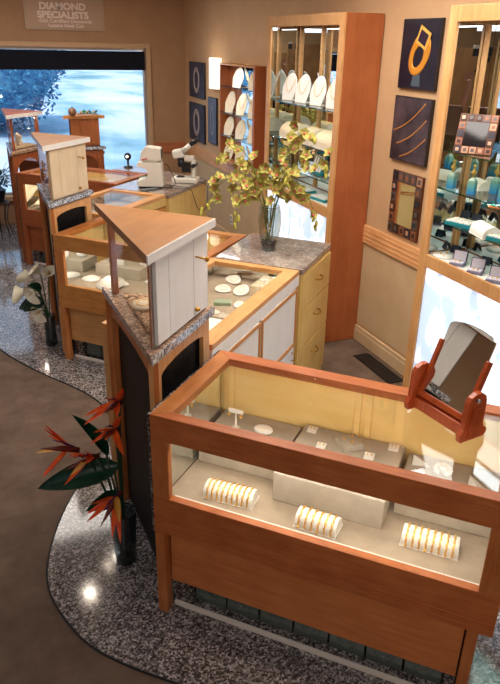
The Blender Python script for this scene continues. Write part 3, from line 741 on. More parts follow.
def bottle_glass():
    mt, nt, p = base('blue_gradient_glass')
    tc = nt.nodes.new('ShaderNodeTexCoord'); sp = nt.nodes.new('ShaderNodeSeparateXYZ'); nt.links.new(tc.outputs['Object'], sp.inputs[0])
    mr_ = nt.nodes.new('ShaderNodeMath'); mr_.operation = 'MULTIPLY'; mr_.inputs[1].default_value = 10; nt.links.new(sp.outputs[2], mr_.inputs[0])
    r = ramp(nt, mr_.outputs[0], [(.1, srgb(70, 160, 214)), (.45, srgb(110, 190, 200)), (.7, srgb(150, 196, 170)), (.95, srgb(190, 210, 190))])
    nt.links.new(r.outputs[0], p.inputs['Base Color']); p.inputs['Roughness'].default_value = .08; p.inputs['Transmission Weight'].default_value = .35; p.inputs['IOR'].default_value = 1.3
    return mt
BLUEG = bottle_glass()
def perfume(loc, label, s=1):
    t = thing('perfume_bottle', label, 'bottle', loc, random.uniform(0, 1), 'blue perfume bottles on the right cabinet shelf')
    MB().prism([(-.022, -.022), (.022, -.022), (.022, .022), (-.022, .022)], 0, .075).prism([(-.022, -.022), (.022, -.022), (.022, .022), (-.022, .022)], .0755, .095, [(-.009, -.009), (.009, -.009), (.009, .009), (-.009, .009)]).done('body', BLUEG, t, bev=.004)
    MB().lathe([(.008, .0955), (.008, .108), (.016, .116), (.017, .124), (.008, .136), (.006, .150), (.010, .158), (.002, .166)], 12).done('stopper', plain('amber_gold_stopper', (206, 176, 90), .2, .5), t)
for i, (x, y) in enumerate(((2.575, 3.20), (2.575, 3.02), (2.72, 3.0), (2.60, 2.79))):
    perfume((x, y, 1.5385), 'blue glass bottle with gold stopper, ' + ['leftmost on its shelf', 'beside the shelf standard', 'standing behind the others', 'rightmost, beyond the white roll'][i])
ramp_stand('bracelet_roll', (2.58, 2.86, 1.3435), R(75), .17, .055, 'white ribbed bracelet roll under the perfume bottles', WHITE, cat='bracelet roll')
ramp_stand('bracelet_roll', (2.74, 3.14, 1.5385), R(75), .14, .045, 'pale roll behind the leftmost blue bottle', CREAMB, cat='bracelet roll')
for i, (y, lab) in enumerate(((3.06, 'teal tray of twelve white ring slots on the lower glass shelf'), (2.72, 'teal ring tray on the lower glass shelf, cut by the right picture edge'))):
    t = thing('ring_tray', lab, 'tray', (2.60, y, 1.3435) if i else (2.60, 3.08, 1.3435), R(-70), 'teal ring trays')
    MB().box(-.085, .085, -.06, .06, 0, .022).done('tray_body', TEAL, t, bev=.003)
    for a in range(4):
        for b in range(3):
            MB().box(-.08 + a * .04, -.046 + a * .04, -.055 + b * .037, -.023 + b * .037, .0225, .030).done('ring_pad', WHITE, t, bev=.002)
            MB().ball((-.063 + a * .04, -.039 + b * .037, .033), .004, 6, 4).done('ring', GOLD, t)
for i, (x, y) in enumerate(((2.565, 3.03), (2.565, 2.87), (2.565, 2.71))):
    t = thing('ring_box', 'open grey ring box, ' + ['leftmost', 'middle', 'rightmost'][i] + ' of three on the lit cabinet floor', 'ring box', (x, y, 1.1215), R(-55), 'open ring boxes')
    MB().box(-.042, .042, -.035, .03, 0, .018).done('box_base', plain('grey_velvet', (128, 124, 146), .7), t, bev=.003)
    MB().box(-.036, .036, -.03, .024, .0185, .022).done('pad', plain('lilac_satin', (206, 200, 214), .6), t)
    b = MB(); b.M = Matrix.Translation((0, .032, .016)) @ Matrix.Rotation(R(-14), 4, 'X')
    b.prism([(-.042, 0), (.042, 0), (.042, .01), (-.042, .01)], 0, .065); b.done('lid', plain('grey_velvet_lid', (70, 66, 80), .7), t, bev=.003)
    b = MB(); b.M = Matrix.Translation((0, .030, .018)) @ Matrix.Rotation(R(-14), 4, 'X')
    b.box(-.036, .036, -.001, .0, .004, .058); b.done('lid_lining', plain('lilac_lining', (196, 190, 200), .6), t)
    for s_ in (-.012, .012): MB().ball((s_, -.006, .026), .006, 8, 6).done('gold_earring', GOLD, t)
pd = thing('oval_jewelry_pad', 'white rounded pad of small gold pieces on the lit cabinet floor', 'display pad', (2.60, 3.20, 1.1215), 0)
MB().lathe([(.001, 0), (.07, 0), (.07, .012), (.001, .016)], 20).done('pad', WHITE, pd)
for i in range(8): MB().ball((random.uniform(-.05, .05), random.uniform(-.05, .05), .019), .005, 6, 4).done('gold_piece', GOLD, pd)
for i, (x, y, z, lab) in enumerate(((2.72, 3.22, 1.3435, 'small black folded card at the left end of the lower glass shelf'), (2.70, 3.24, 1.1215, 'small black folded card behind the oval pad'), (2.72, 2.98, 1.1215, 'small black folded card behind the leftmost ring box'), (2.72, 3.12, 1.3435, 'small black folded card behind the teal tray'))):
    b = MB(); b.prism([(-.03, 0), (.03, 0), (.03, .003), (-.03, .003)], 0, .045, [(-.03, .02), (.03, .02), (.03, .023), (-.03, .023)]).prism([(-.03, .044), (.03, .044), (.03, .047), (-.03, .047)], 0, .045, [(-.03, .0235), (.03, .0235), (.03, .0265), (-.03, .0265)])
    tag(b.done('folded_card', plain('black_card', (20, 30, 44), .5), loc=(x, y, z), rz=R(-70)), lab, 'card', 'black folded cards')

# ---------------------------------------------------------------- wall: pictures, sconce, sign, outlet, vent
def picture(y0, y1, z0, z1, label, bgc, frame=(40, 34, 34)):
    t = thing('framed_picture', label, 'picture', (XW - .001, (y0 + y1) / 2, z0), R(-90), 'jewelry photographs on the right wall')
    w, h = y1 - y0, z1 - z0
    MB().box(-w / 2, w / 2, -.024, 0, 0, h).done('frame', plain('frame_%d' % int(y0 * 100 + z0 * 10), frame, .4), t, bev=.002)
    MB().box(-w / 2 + .008, w / 2 - .008, -.0255, -.0245, .008, h - .008).done('print', noisy('print_%d' % int(y0 * 100 + z0 * 10), *bgc, 5, .4, 0), t)
    return t, w, h
A, w, h = picture(3.79, 4.21, 2.03, 2.46, 'upper dark picture of a gold ring with square stone', ((10, 12, 34), (40, 34, 44)))
# gold ring (seen three quarter) built as a low relief print
b = MB(); b.M = Matrix.Translation((.005, -.027, .21)) @ Matrix.Rotation(R(32), 4, 'Y')
ringp = [(.074 * math.cos(t), 0, .108 * math.sin(t)) for t in [2 * PI * i / 28 for i in range(28)]]
b.tube(ringp, [.027 + .018 * max(0, math.sin(2 * PI * i / 28)) for i in range(28)], 8, True)
for v in b.bm.verts: v.co.y = -.027 + (v.co.y + .027) * .10
b.done('ring_image', plain('printed_gold', (222, 150, 50), .35, .3), A)
b = MB(); b.M = Matrix.Translation((.045, -.032, .315)) @ Matrix.Rotation(R(24), 4, 'Y')
b.box(-.064, .064, -.002, .002, -.056, .056); b.done('bezel_image', plain('printed_bright_gold', (240, 190, 90), .35, .3), A)
b = MB(); b.M = Matrix.Translation((.045, -.0355, .315)) @ Matrix.Rotation(R(24), 4, 'Y')
b.box(-.044, .044, -.001, .001, -.037, .037); b.done('stone_image', plain('printed_dark_stone', (50, 34, 54), .2), A)
b = MB(); b.prism([(-.05, -.0262), (.05, -.0262), (.05, -.0258), (-.05, -.0258)], .02, .13, [(-.035, -.0262), (.035, -.0262), (.035, -.0258), (-.035, -.0258)]); b.done('pedestal_image', plain('printed_grey', (70, 84, 96), .4), A)
B, w, h = picture(3.79, 4.22, 1.55, 1.98, 'lower dark picture of three gold chains', ((20, 16, 24), (90, 74, 80)))
for k in range(3):
    b = MB(); pts = []
    for i in range(21):
        t = i / 20; pts.append((-.19 + .05 * k + t * .40, -.027, .20 - k * .085 + .10 * t + t * t * .16))
    pts = [p for p in pts if p[0] < .2 and .012 < p[2] < h - .012]
    b.tube(pts, .005, 6)
    for v in b.bm.verts: v.co.y = -.027 + (v.co.y + .027) * .2
    b.done('chain_image', plain('printed_chain_%d' % k, (196, 134, 70), .35, .3), B)
for (y0, y1, z0, z1, lab, kk) in ((8.50, 9.13, 1.62, 2.05, 'upper left small dark picture near the far corner', 0), (8.51, 9.16, 1.07, 1.55, 'lower left small dark picture near the far corner', 1), (8.04, 8.36, 1.12, 1.67, 'narrow slate-blue picture beside the small wall cabinet', 2)):
    Cc, w, h = picture(y0, y1, z0, z1, lab, ((20, 28, 46), (60, 74, 96)) if kk < 2 else ((60, 72, 96), (90, 100, 124)), (24, 24, 30))
    b = MB()
    pts = [(w * .16 * math.cos(t), -.027, h * .5 + h * .3 * math.sin(t)) for t in [2 * PI * i / 20 for i in range(20)]]
    b.tube(pts, w * .05 if kk != 2 else w * .02, 6, True)
    for v in b.bm.verts: v.co.y = -.0265 + (v.co.y + .027) * .05
    b.done('jewel_image', plain('printed_silver_%d' % kk, (176, 160, 150), .4, .3), Cc)
# sconce
sc = thing('wall_sconce', 'white glowing box sconce between pictures and the small wall cabinet', 'wall lamp', (XW, 8.05, 1.78), 0)
b = MB(); b.prism([(0, -.13), (-.05, -.13), (-.09, -.06), (-.10, 0), (-.09, .06), (-.05, .13), (0, .13)], 0, .34); b.done('lamp_shade', emis('sconce_glow', (255, 240, 214), 1.5), sc, bev=.003)
b = MB(); b.box(-.03, -.001, -.14, .14, -.012, -.001); b.done('base', BRASS, sc)
light('sconce_light', 'POINT', (XW - .22, 8.05, 2.0), 3, WARM, size=.08)
# sign
sg = thing('wall_sign', 'tan shop sign lettered DIAMOND SPECIALISTS above the window', 'sign', (1.285, YW - .001, 2.385), 0)
MB().box(-.485, .485, -.02, 0, 0, .37).done('panel', plain('sign_tan', (186, 154, 130), .7), sg, bev=.002)
bd = MB(); q = .02
bd.box(-.485 + q, .485 - q, -.022, -.0205, q, q + .005).box(-.485 + q, .485 - q, -.022, -.0205, .37 - q - .005, .37 - q).box(-.485 + q, -.48 + q, -.022, -.0205, q + .006, .364 - q).box(.48 - q, .485 - q, -.022, -.0205, q + .006, .364 - q)
bd.done('border', plain('sage_line', (150, 156, 124), .7), sg)
LET = plain('pale_pink_letters', (236, 216, 204), .6)
def text(s_, x, z, size, parent, mat, y=-.022, sx=1, sp=1.0, bold=.004):
    c = bpy.data.curves.new('lettering', 'FONT'); c.body = s_; c.size = size; c.align_x = 'CENTER'; c.extrude = .001; c.offset = bold; c.space_character = sp
    c.materials.append(mat)
    tmp_ = bpy.data.objects.new('tmp', c); COL.objects.link(tmp_); bpy.context.view_layer.update()
    me = bpy.data.meshes.new_from_object(tmp_.evaluated_get(bpy.context.evaluated_depsgraph_get())); bpy.data.objects.remove(tmp_)
    o = bpy.data.objects.new('lettering', me); COL.objects.link(o); o.parent = parent; o.location = (x, y, z); o.rotation_euler = (PI / 2, 0, 0); o.scale = (sx, 1, 1)
    return o
text('DIAMOND', -.02, .233, .105, sg, LET, sx=1.12)
text('SPECIALISTS', -.02, .138, .105, sg, LET, sx=1.1)
text('\u00b7GIA Certified Diamonds', .0, .086, .056, sg, LET, sx=1.15, bold=.001)
text('\u00b7Lazare Ideal Cut', .0, .036, .056, sg, LET, sx=1.15, bold=.001)
# outlet and floor vent
ot = thing('wall_outlet', 'white power outlet low on the wainscot behind the counter', 'outlet', (XW - .0065, 7.53, .25), R(-90))
MB().box(-.04, .04, -.006, 0, 0, .12).done('cover_plate', WHITE, ot, bev=.002)
MB().box(-.015, .015, -.0075, -.0062, .02, .05).box(-.015, .015, -.0075, -.0062, .07, .10).done('sockets', DARK, ot)
vt = thing('floor_vent', 'black slotted floor vent beside the baseboard', 'vent', (2.70, 3.92, -.0035), 0)
v_ = MB().box(-.07, .07, -.26, .26, 0, .006)
v_.done('vent_plate', plain('vent_black', (20, 18, 18), .5, .3), vt, bev=.001)
s_ = MB()
for i in range(16): s_.box(-.055, .055, -.245 + i * .031, -.235 + i * .031, .0062, .008)
s_.done('vent_slats', plain('vent_slat', (52, 44, 40), .5, .3), vt)

# ---------------------------------------------------------------- showcase contents, nearest case
def on(a, d, z): return W(a, d, z)
DK = .6012
def riser(a, d, z, w, dp, h, label, rot=0, mat=RISER):
    return tag(MB().box(-w / 2, w / 2, -dp / 2, dp / 2, 0, h).done('display_riser', mat, loc=on(a, d, z), rz=CR + R(rot), bev=.003), label, 'riser', 'suede display risers')
riser(.665, .405, DK, .45, .41, .13, 'long beige suede block in the nearest showcase, carrying earring cards')
riser(.232, .465, DK, .38, .29, .11, 'low beige step at the left back of the nearest showcase')
riser(1.10, .465, DK, .38, .29, .11, 'low beige step at the right back of the nearest showcase')
for (a, d, L_, nb, pos, rz_) in ((.28, .145, .21, 9, 'left', 3), (.66, .125, .165, 6, 'middle', -2), (1.075, .195, .205, 8, 'right', 1)):
    r = .046
    ramp_stand('bracelet_ramp', on(a, d, DK), CR + R(rz_), L_, r, 'white bracelet ramp, %s one of three in the nearest showcase' % pos, WHITE, group='white bracelet ramps')
    for j in range(nb):
        x = -L_ / 2 + .018 + (L_ - .036) * j / (nb - 1)
        pts = []; k = 16
        for i in range(k + 1):
            t = PI * (-.08) + PI * 1.02 * i / k
            zz = max(.004, .25 * r + (r * .95 + .0025) * math.sin(t)); pts.append((x + .0015 * math.sin(i * 2.2 + j), -(r + .0025) * math.cos(t), zz))
        b = MB(); b.tube(pts, [.0030 + .0014 * (i % 2) for i in range(k + 1)], 6)
        if j % 3 == 0: b.ball((x, -(r + .006), .008), .005, 8, 5)
        tag(b.done('gold_bracelet', GOLD, loc=on(a, d, DK), rz=CR + R(rz_)), 'gold bracelet strapped over the %s white ramp' % pos, 'bracelet', 'gold bracelets on the %s ramp' % pos)
ts = thing('earring_stand', 'white T-shaped earring stand at the left back of the nearest showcase', 'earring stand', on(.15, .48, DK + .1105), CR)
MB().lathe([(.018, 0), (.018, .004), (.006, .008), (.004, .06), (.004, .075)], 12).done('stem', WHITE, ts)
MB().box(-.035, .035, -.006, .006, .0755, .092).done('crossbar', WHITE, ts, bev=.002)
for s_ in (-.03, .028): MB().ball((s_, -.009, .066), .008, 8, 6).tube([(s_, -.008, .084), (s_, -.009, .07)], .0015, 5).done('gold_earring', GOLD, ts)
sh = thing('necklace_shell', 'small white heart-shaped form with fine chain beside the T-shaped stand', 'necklace display', on(.28, .49, DK + .1105), CR)
b = MB(); b.ball((0, 0, .016), .045, 18, 10, (1, .72, .42)); b.done('padded_form', WHITE, sh)
MB().tube([(-.03 + .06 * i / 8, -.005 - .02 * math.sin(PI * i / 8), .035 - .0 * i) for i in range(9)], .0012, 5).done('chain', GOLD, sh)
def card(a, d, z, rot, label, group='white earring cards on the long suede block', w=.042):
    t = thing('earring_card', label, 'earring card', on(a, d, z), CR + R(rot), group)
    b = MB(); b.M = Matrix.Rotation(R(8), 4, 'X'); b.box(-w / 2, w / 2, -w / 2, w / 2, .004, .012); b.done('card', WHITE, t, bev=.001)
    for s_ in (-.008, .008): MB().ball((s_, .003, .0155), .004, 8, 5).done('gold_stud', GOLD, t)
ZR = DK + .1305
card(.485, .565, ZR, 0, 'white earring card at the left rear corner of the suede block')
card(.56, .455, ZR, 4, 'white earring card left of the slanted square pad, near the block front')
card(.845, .575, ZR, 3, 'white earring card at the right end of the suede block')
card(.765, .465, ZR, 4, 'white earring card right of the slanted pad, near the block front')
sq = thing('square_display_pad', 'pale diamond-turned pad with three gold studs on the suede block', 'display pad', on(.665, .525, ZR), CR + R(40))
MB().prism([(-.05, -.05), (.05, -.05), (.05, .05), (-.05, .05)], 0, .024, [(-.044, -.044), (.044, -.044), (.044, .044), (-.044, .044)]).done('pad', RISER, sq, bev=.002)
for x, y in ((-.02, .015), (.02, .02), (.0, -.02)): MB().ball((x, y, .028), .006, 8, 5).done('gold_stud', GOLD, sq)
rh = thing('ring_holder', 'white horseshoe ring holder with gold ring right of the suede block', 'ring display', on(1.06, .52, DK + .1105), CR)
b = MB(); b.tube([(.028 * math.cos(t), .028 * math.sin(t) , .014) for t in [R(-70) + R(320) * i / 14 for i in range(15)]], [.012] * 15, 8); b.done('holder', WHITE, rh)
MB().box(-.013, .013, -.013, .013, .0, .03).done('ring_pad', WHITE, rh, bev=.002)
MB().tube([(.012 * math.cos(t), 0, .038 + .010 * math.sin(t)) for t in [2 * PI * i / 12 for i in range(12)]], .002, 5, True).done('gold_ring', GOLD, rh)
for i, (a, d, rot, lab) in enumerate(((.965, .54, 20, 'white folded paper cone between the suede block and the ring holder'), (1.20, .46, -30, 'white folded paper cone at the right back corner of the nearest showcase'))):
    b = MB(); b.prism([(-.035, -.01), (.04, -.02), (.02, .03)], 0, .05, [(-.034, -.009), (-.032, -.010), (-.033, -.007)])
    tag(b.done('paper_cone', WHITE, loc=on(a, d, DK + .1105), rz=CR + R(rot)), lab, 'paper cone', 'white paper cones')

# ---------------------------------------------------------------- contents of the middle and far cases
riser(-1.66, 2.36, DK, .40, .20, .09, 'grey-beige suede block in the middle showcase')
nk = thing('round_necklace_form', 'round white hat-shaped necklace form in the middle showcase', 'necklace display', on(-1.60, 2.08, DK), CR + R(0))
b = MB(); b.M = Matrix.Rotation(R(10), 4, 'X'); b.lathe([(.002, .02), (.105, .02), (.108, .026), (.06, .036), (.052, .062), (.03, .076), (.002, .078)], 28); b.done('padded_form', WHITE, nk)
b = MB(); b.M = Matrix.Rotation(R(10), 4, 'X'); b.tube([(.064 * math.cos(t), .064 * math.sin(t), .038) for t in [2 * PI * i / 30 for i in range(30)]], .002, 5, True); b.done('gold_chain', GOLD, nk)
MB().lathe([(.03, 0), (.03, .012)], 16).done('foot', WHITE, nk)
nk2 = thing('round_necklace_form', 'white oval necklace form at the left of the middle showcase', 'necklace display', on(-1.83, 2.15, DK), CR)
MB().lathe([(.002, 0), (.07, 0), (.072, .008), (.04, .02), (.002, .03)], 24).done('padded_form', WHITE, nk2)
for i, (a, d, z, lab) in enumerate(((-1.77, 2.37, DK + .0905, 'white fluffy shell form on the left of the middle showcase block'), (-1.50, 2.40, DK + .0905, 'white shell form at the right end of the middle showcase block'), (-1.52, 2.13, DK, 'small white card form right of the hat-shaped form'), (-1.36, 2.25, DK, 'white form at the hidden right end of the middle showcase'))):
    b = MB(); b.ball((0, 0, .012), .04, 12, 8, (1.1, .7, .5), .08); b.lathe([(.02, 0), (.02, .004)], 12)
    tag(b.done('jewelry_shell_form', WHITE, loc=on(a, d, z), rz=CR), lab, 'necklace display', 'white forms in the middle showcase')
tc_ = tag(MB().prism([(-.03, 0), (.03, 0), (.03, .02), (-.03, .02)], 0, .06, [(-.03, .018), (.03, .018), (.03, .02), (-.03, .02)]).done('tent_card', WHITE, loc=on(-1.66, 2.31, DK + .0905), rz=CR), 'white price card standing on the middle showcase block', 'card')
# draped fabric in the far case
b = MB(); nx, ny = 26, 10; vs_ = []; fs_ = []
for j in range(ny + 1):
    for i in range(nx + 1):
        x, y = i / nx, j / ny; vs_.append((.08 + x * 1.05, .07 + y * .42, .604 + .16 * y + .02 * (1 + math.sin(x * 19 + y * 3)) + .02 * (1 + math.sin(x * 7 - y * 6))))
for j in range(ny):
    for i in range(nx): a = j * (nx + 1) + i; fs_.append((a, a + 1, a + nx + 2, a + nx + 1))
b._add(vs_, fs_, True)
dz = b.done('draped_cloth', noisy('cream_satin', (226, 204, 164), (244, 226, 192), 4, .5, .1), loc=W(-3.82, 3.68), rz=CR)
so = dz.modifiers.new('thick', 'SOLIDIFY'); so.thickness = .003
tag(dz, 'cream satin cloth draped inside the farthest reddish showcase', 'cloth')

# counter 1 contents
CK = .8962
def cball(a, d, label, sc=(1, 1, .4), r=.055, mat=WHITE, z=CK):
    t = thing('jewelry_form', label, 'jewelry display', on(a, d, z), CR + random.uniform(-1, 1), 'forms on the glass-topped counter deck')
    M_ = Matrix.Translation((0, 0, r * sc[1] * math.sin(R(24)) + .001)) @ Matrix.Rotation(R(24), 4, 'X')
    b = MB(); b.M = M_; n = 20
    o_ = [(r * math.cos(2 * PI * i / n) * (1 - .18 * math.sin(2 * PI * i / n)), r * sc[1] * math.sin(2 * PI * i / n)) for i in range(n)]
    b.prism(o_, 0, .006); b.done('padded_board', mat, t, bev=.002)
    b = MB(); b.M = M_; b.tube([(r * .55 * math.cos(2 * PI * i / 14), r * sc[1] * .5 * math.sin(2 * PI * i / 14) , .0075) for i in range(14)], .0014, 5, True); b.done('gold_chain', GOLD, t)
    return t
riser(-.20, 1.74, CK, .15, .22, .06, 'striped cream block at the far end of the glass-topped counter', mat=wood('ribbed_cream_fabric', (220, 208, 180), (196, 182, 150), 0, .9, 0))
tag(MB().box(-.10, .10, -.13, .13, 0, .025).done('folded_cloth', WHITE, loc=on(-.27, 1.02, CK), rz=CR, bev=.006), 'white folded cloth pad at the near end of the glass-topped counter', 'cloth')
riser(-.34, 1.22, CK, .24, .07, .02, 'low tan tray block across the glass-topped counter')
cb = [(-.46, 1.80, 'large white shell form at the far end of the counter deck', (1, .6, .35), .065), (-.45, 1.62, 'white shell form left of the sage jewelry box', (1, .7, .35), .05), (-.33, 1.63, 'white round form between the shell form and the striped block', (1, 1, .3), .05),
      (-.38, 1.22, 'small white form on the counter tray block', (1, .7, .4), .026), (-.31, 1.22, 'second small white form on the counter tray block', (1, .7, .4), .024), (-.50, 1.36, 'white form at the counter left edge near the tower', (1, .7, .35), .04), (-.25, 1.42, 'small white form right of the sage jewelry box', (1, .8, .4), .035)]
for i, (a, d, lab, s_, r) in enumerate(cb): cball(a, d, lab, s_, r, z=CK + (.0205 if 'tray' in lab else 0))
b = tag(MB().box(-.05, .05, -.03, .03, 0, .02).done('green_box', plain('sage_velvet', (150, 166, 138), .8), loc=on(-.36, 1.42, CK), rz=CR + .4, bev=.003), 'small sage green jewelry box in the glass-topped counter', 'box')
for i, (a, d) in enumerate(((-.17, 1.68), (-.23, 1.75), (-.18, 1.81))):
    tag(MB().box(-.022, .022, -.016, .016, 0, .008).done('ring_card', WHITE, loc=on(a, d, CK + .0605), rz=CR + i * .5), ['white ring card on the near end of the striped cream block', 'white ring card at the left of the striped cream block', 'white ring card on the far end of the striped cream block'][i], 'card', 'ring cards on the striped block')
# bust inside the nearest tower
tb = thing('tower_necklace_form', 'cream oval necklace form lying on stone chips in the nearest tower', 'necklace display', on(-.28, .44, 1.232), CR + R(40))
b = MB(); b.M = Matrix.Rotation(R(18), 4, 'X'); b.ball((0, 0, .018), .052, 18, 10, (1, .72, .24)); b.done('padded_form', CREAMB, tb)
b = MB(); b.M = Matrix.Rotation(R(18), 4, 'X'); b.tube([(.030 * math.cos(t), .020 * math.sin(t), .029) for t in [2 * PI * i / 20 for i in range(20)]], .002, 5, True); b.done('gold_chain', GOLD, tb)
for i, (a, d, lab) in enumerate(((-4.02, 4.02, 'cream carved figure nearest the glass in the left-edge tower'), (-4.12, 4.10, 'cream carved figure deeper in the left-edge tower'))):
    b = MB(); b.lathe([(.03, 0), (.034, .02), (.02, .05), (.026, .075), (.022, .10), (.004, .12)], 12)
    tag(b.done('carved_figure', CREAMB, loc=on(a, d, 1.225), rz=0), lab, 'figurine', 'carved figures in the left-edge tower')

# ---------------------------------------------------------------- swivel table mirror on the front case
MW = wood('orange_red_wood', (196, 92, 44), (164, 66, 28), 2, .3, .4)
mr = thing('table_mirror', 'red-brown wooden swivel mirror standing on the nearest showcase', 'mirror', W(1.03, .42, 1.001), CR + R(-37))
w2 = .136
for s_ in (-1, 1):
    x = s_ * w2
    p_ = MB(); p_.M = Matrix(((0, 0, 1, 0), (1, 0, 0, 0), (0, 1, 0, 0), (0, 0, 0, 1)))
    prof = [(-.055, 0), (.06, 0), (.075, .012), (.075, .03), (.058, .04), (.05, .055), (.05, .15), (.043, .172), (.02, .188), (-.005, .188), (-.03, .176), (-.04, .155), (-.045, .05), (-.06, .03)]
    p_.prism(prof, x - .012, x + .012); st = p_.done('upright', MW, mr, bev=.003)
    MB().box(x + s_ * .013 - .006, x + s_ * .013 + .006, -.022, .03, .01, .13).done('inlay_block', wood('inlay_%d' % s_, (180, 84, 42), (146, 60, 28), 2), st, bev=.003)
    b = MB(); b.tube([(x + s_ * .012, -.005, .165), (x + s_ * .026, -.005, .165)], .008, 10); b.done('pivot_knob', STEEL, st)
bx('base_rail', MW, mr, -w2 + .013, w2 - .013, -.03, .02, .008, .055)
tilt = Matrix.Translation((0, -.012, .062)) @ Matrix.Rotation(R(-20), 4, 'X')
b = MB(); b.M = tilt
b.box(-w2 + .014, -w2 + .032, -.012, .012, 0, .235).box(w2 - .032, w2 - .014, -.012, .012, 0, .235).box(-w2 + .032, w2 - .032, -.012, .012, 0, .022)
b.done('mirror_frame', MW, mr, bev=.002)
b = MB(); b.M = tilt @ Matrix.Rotation(PI / 2, 4, 'X')
hw = w2 - .028; pts = [(-hw, .023), (hw, .023), (hw, .30)] + [(hw * math.cos(t), .30 + .028 * math.sin(t)) for t in [PI * i / 12 for i in range(1, 12)]] + [(-hw, .30)]
b.prism(pts, -.004, .004); b.done('mirror_pane', MIRROR, mr)

# ---------------------------------------------------------------- flowers
def place(o, loc, zdir, roll=0):
    q = Vector(zdir).to_track_quat('Z', 'Y'); o.location = loc; o.rotation_mode = 'QUATERNION'; o.rotation_quaternion = q @ Matrix.Rotation(roll, 4, 'Z').to_quaternion()
ORC = noisy('chartreuse_orchid_petal', (148, 144, 62), (190, 178, 98), 25, .6, .1)
ORL = noisy('pink_orchid_lip', (196, 70, 76), (230, 150, 130), 60, .6, .1)
STEM = plain('green_stem', (96, 110, 50), .6)
BUD = noisy('yellow_green_bud', (160, 160, 60), (200, 190, 90), 30, .6, .1)
def mk_blossom(seed):
    rnd = random.Random(seed); b = MB()
    for i in range(5):
        b.M = Matrix.Rotation(2 * PI * i / 5 + rnd.uniform(-.15, .15), 4, 'Z') @ Matrix.Rotation(-rnd.uniform(.05, .35), 4, 'Y')
        b.petal(.052 * rnd.uniform(.9, 1.1), .042, .5, .18, 6, .85)
    me = b.done('tmp', ORC); b2 = MB()
    for i in range(3):
        b2.M = Matrix.Rotation(-PI / 2 + (i - 1) * .8, 4, 'Z') @ Matrix.Rotation(-.7, 4, 'Y'); b2.petal(.022, .018, .6, .3, 4)
    b2.M = Matrix(); b2.ball((0, 0, .008), .008, 8, 6)
    me2 = b2.done('tmp', ORL)
    r = me.data, me2.data; bpy.data.objects.remove(me); bpy.data.objects.remove(me2); return r
BL = [mk_blossom(s_) for s_ in range(5)]
bb_ = MB(); bb_.ball((0, 0, .014), .018, 8, 6, (.55, .55, 1)); tmp = bb_.done('tmp', BUD); BUDME = tmp.data; bpy.data.objects.remove(tmp)
VL = Vector((1.79, 4.045, 1.001))
vase = thing('flower_vase', 'clear glass vase of orchids on the marble-topped cabinet', 'vase', VL, 0)
MB().lathe([(.048, .0), (.050, .012), (.046, .022), (.060, .06), (.076, .14), (.080, .20), (.074, .26), (.066, .30)], 28, caps=False).lathe([(.001, .004), (.044, .004), (.044, .018), (.001, .018)], 24).done('vase_body', VGLASS, vase)
b = MB(); b.tube([(.066 * math.cos(t), .066 * math.sin(t), .30) for t in [2 * PI * i / 28 for i in range(28)]], .0025, 6, True); b.done('vase_rim', VGLASS, vase)
b = MB(); rnd = random.Random(2)
for _ in range(46):
    t, q = rnd.uniform(0, 6.3), rnd.uniform(0, .042); b.ball((q * math.cos(t), q * math.sin(t), .032 + rnd.uniform(0, .035)), .010, 6, 4, (1, 1, .8), .1)
vs2 = b.done('dark_pebbles', plain('dark_pebble', (40, 30, 34), .3), vase); vs2['kind'] = 'stuff'
b = MB(); b.lathe([(.001, .024), (.046, .024), (.056, .06), (.001, .06)], 20); b.done('dark_water', glass('dark_water', (.35, .25, .28), .05), vase)
rdir = Vector((math.cos(YAW), -math.sin(YAW), 0)); fdir = Vector((math.sin(YAW), math.cos(YAW), 0))
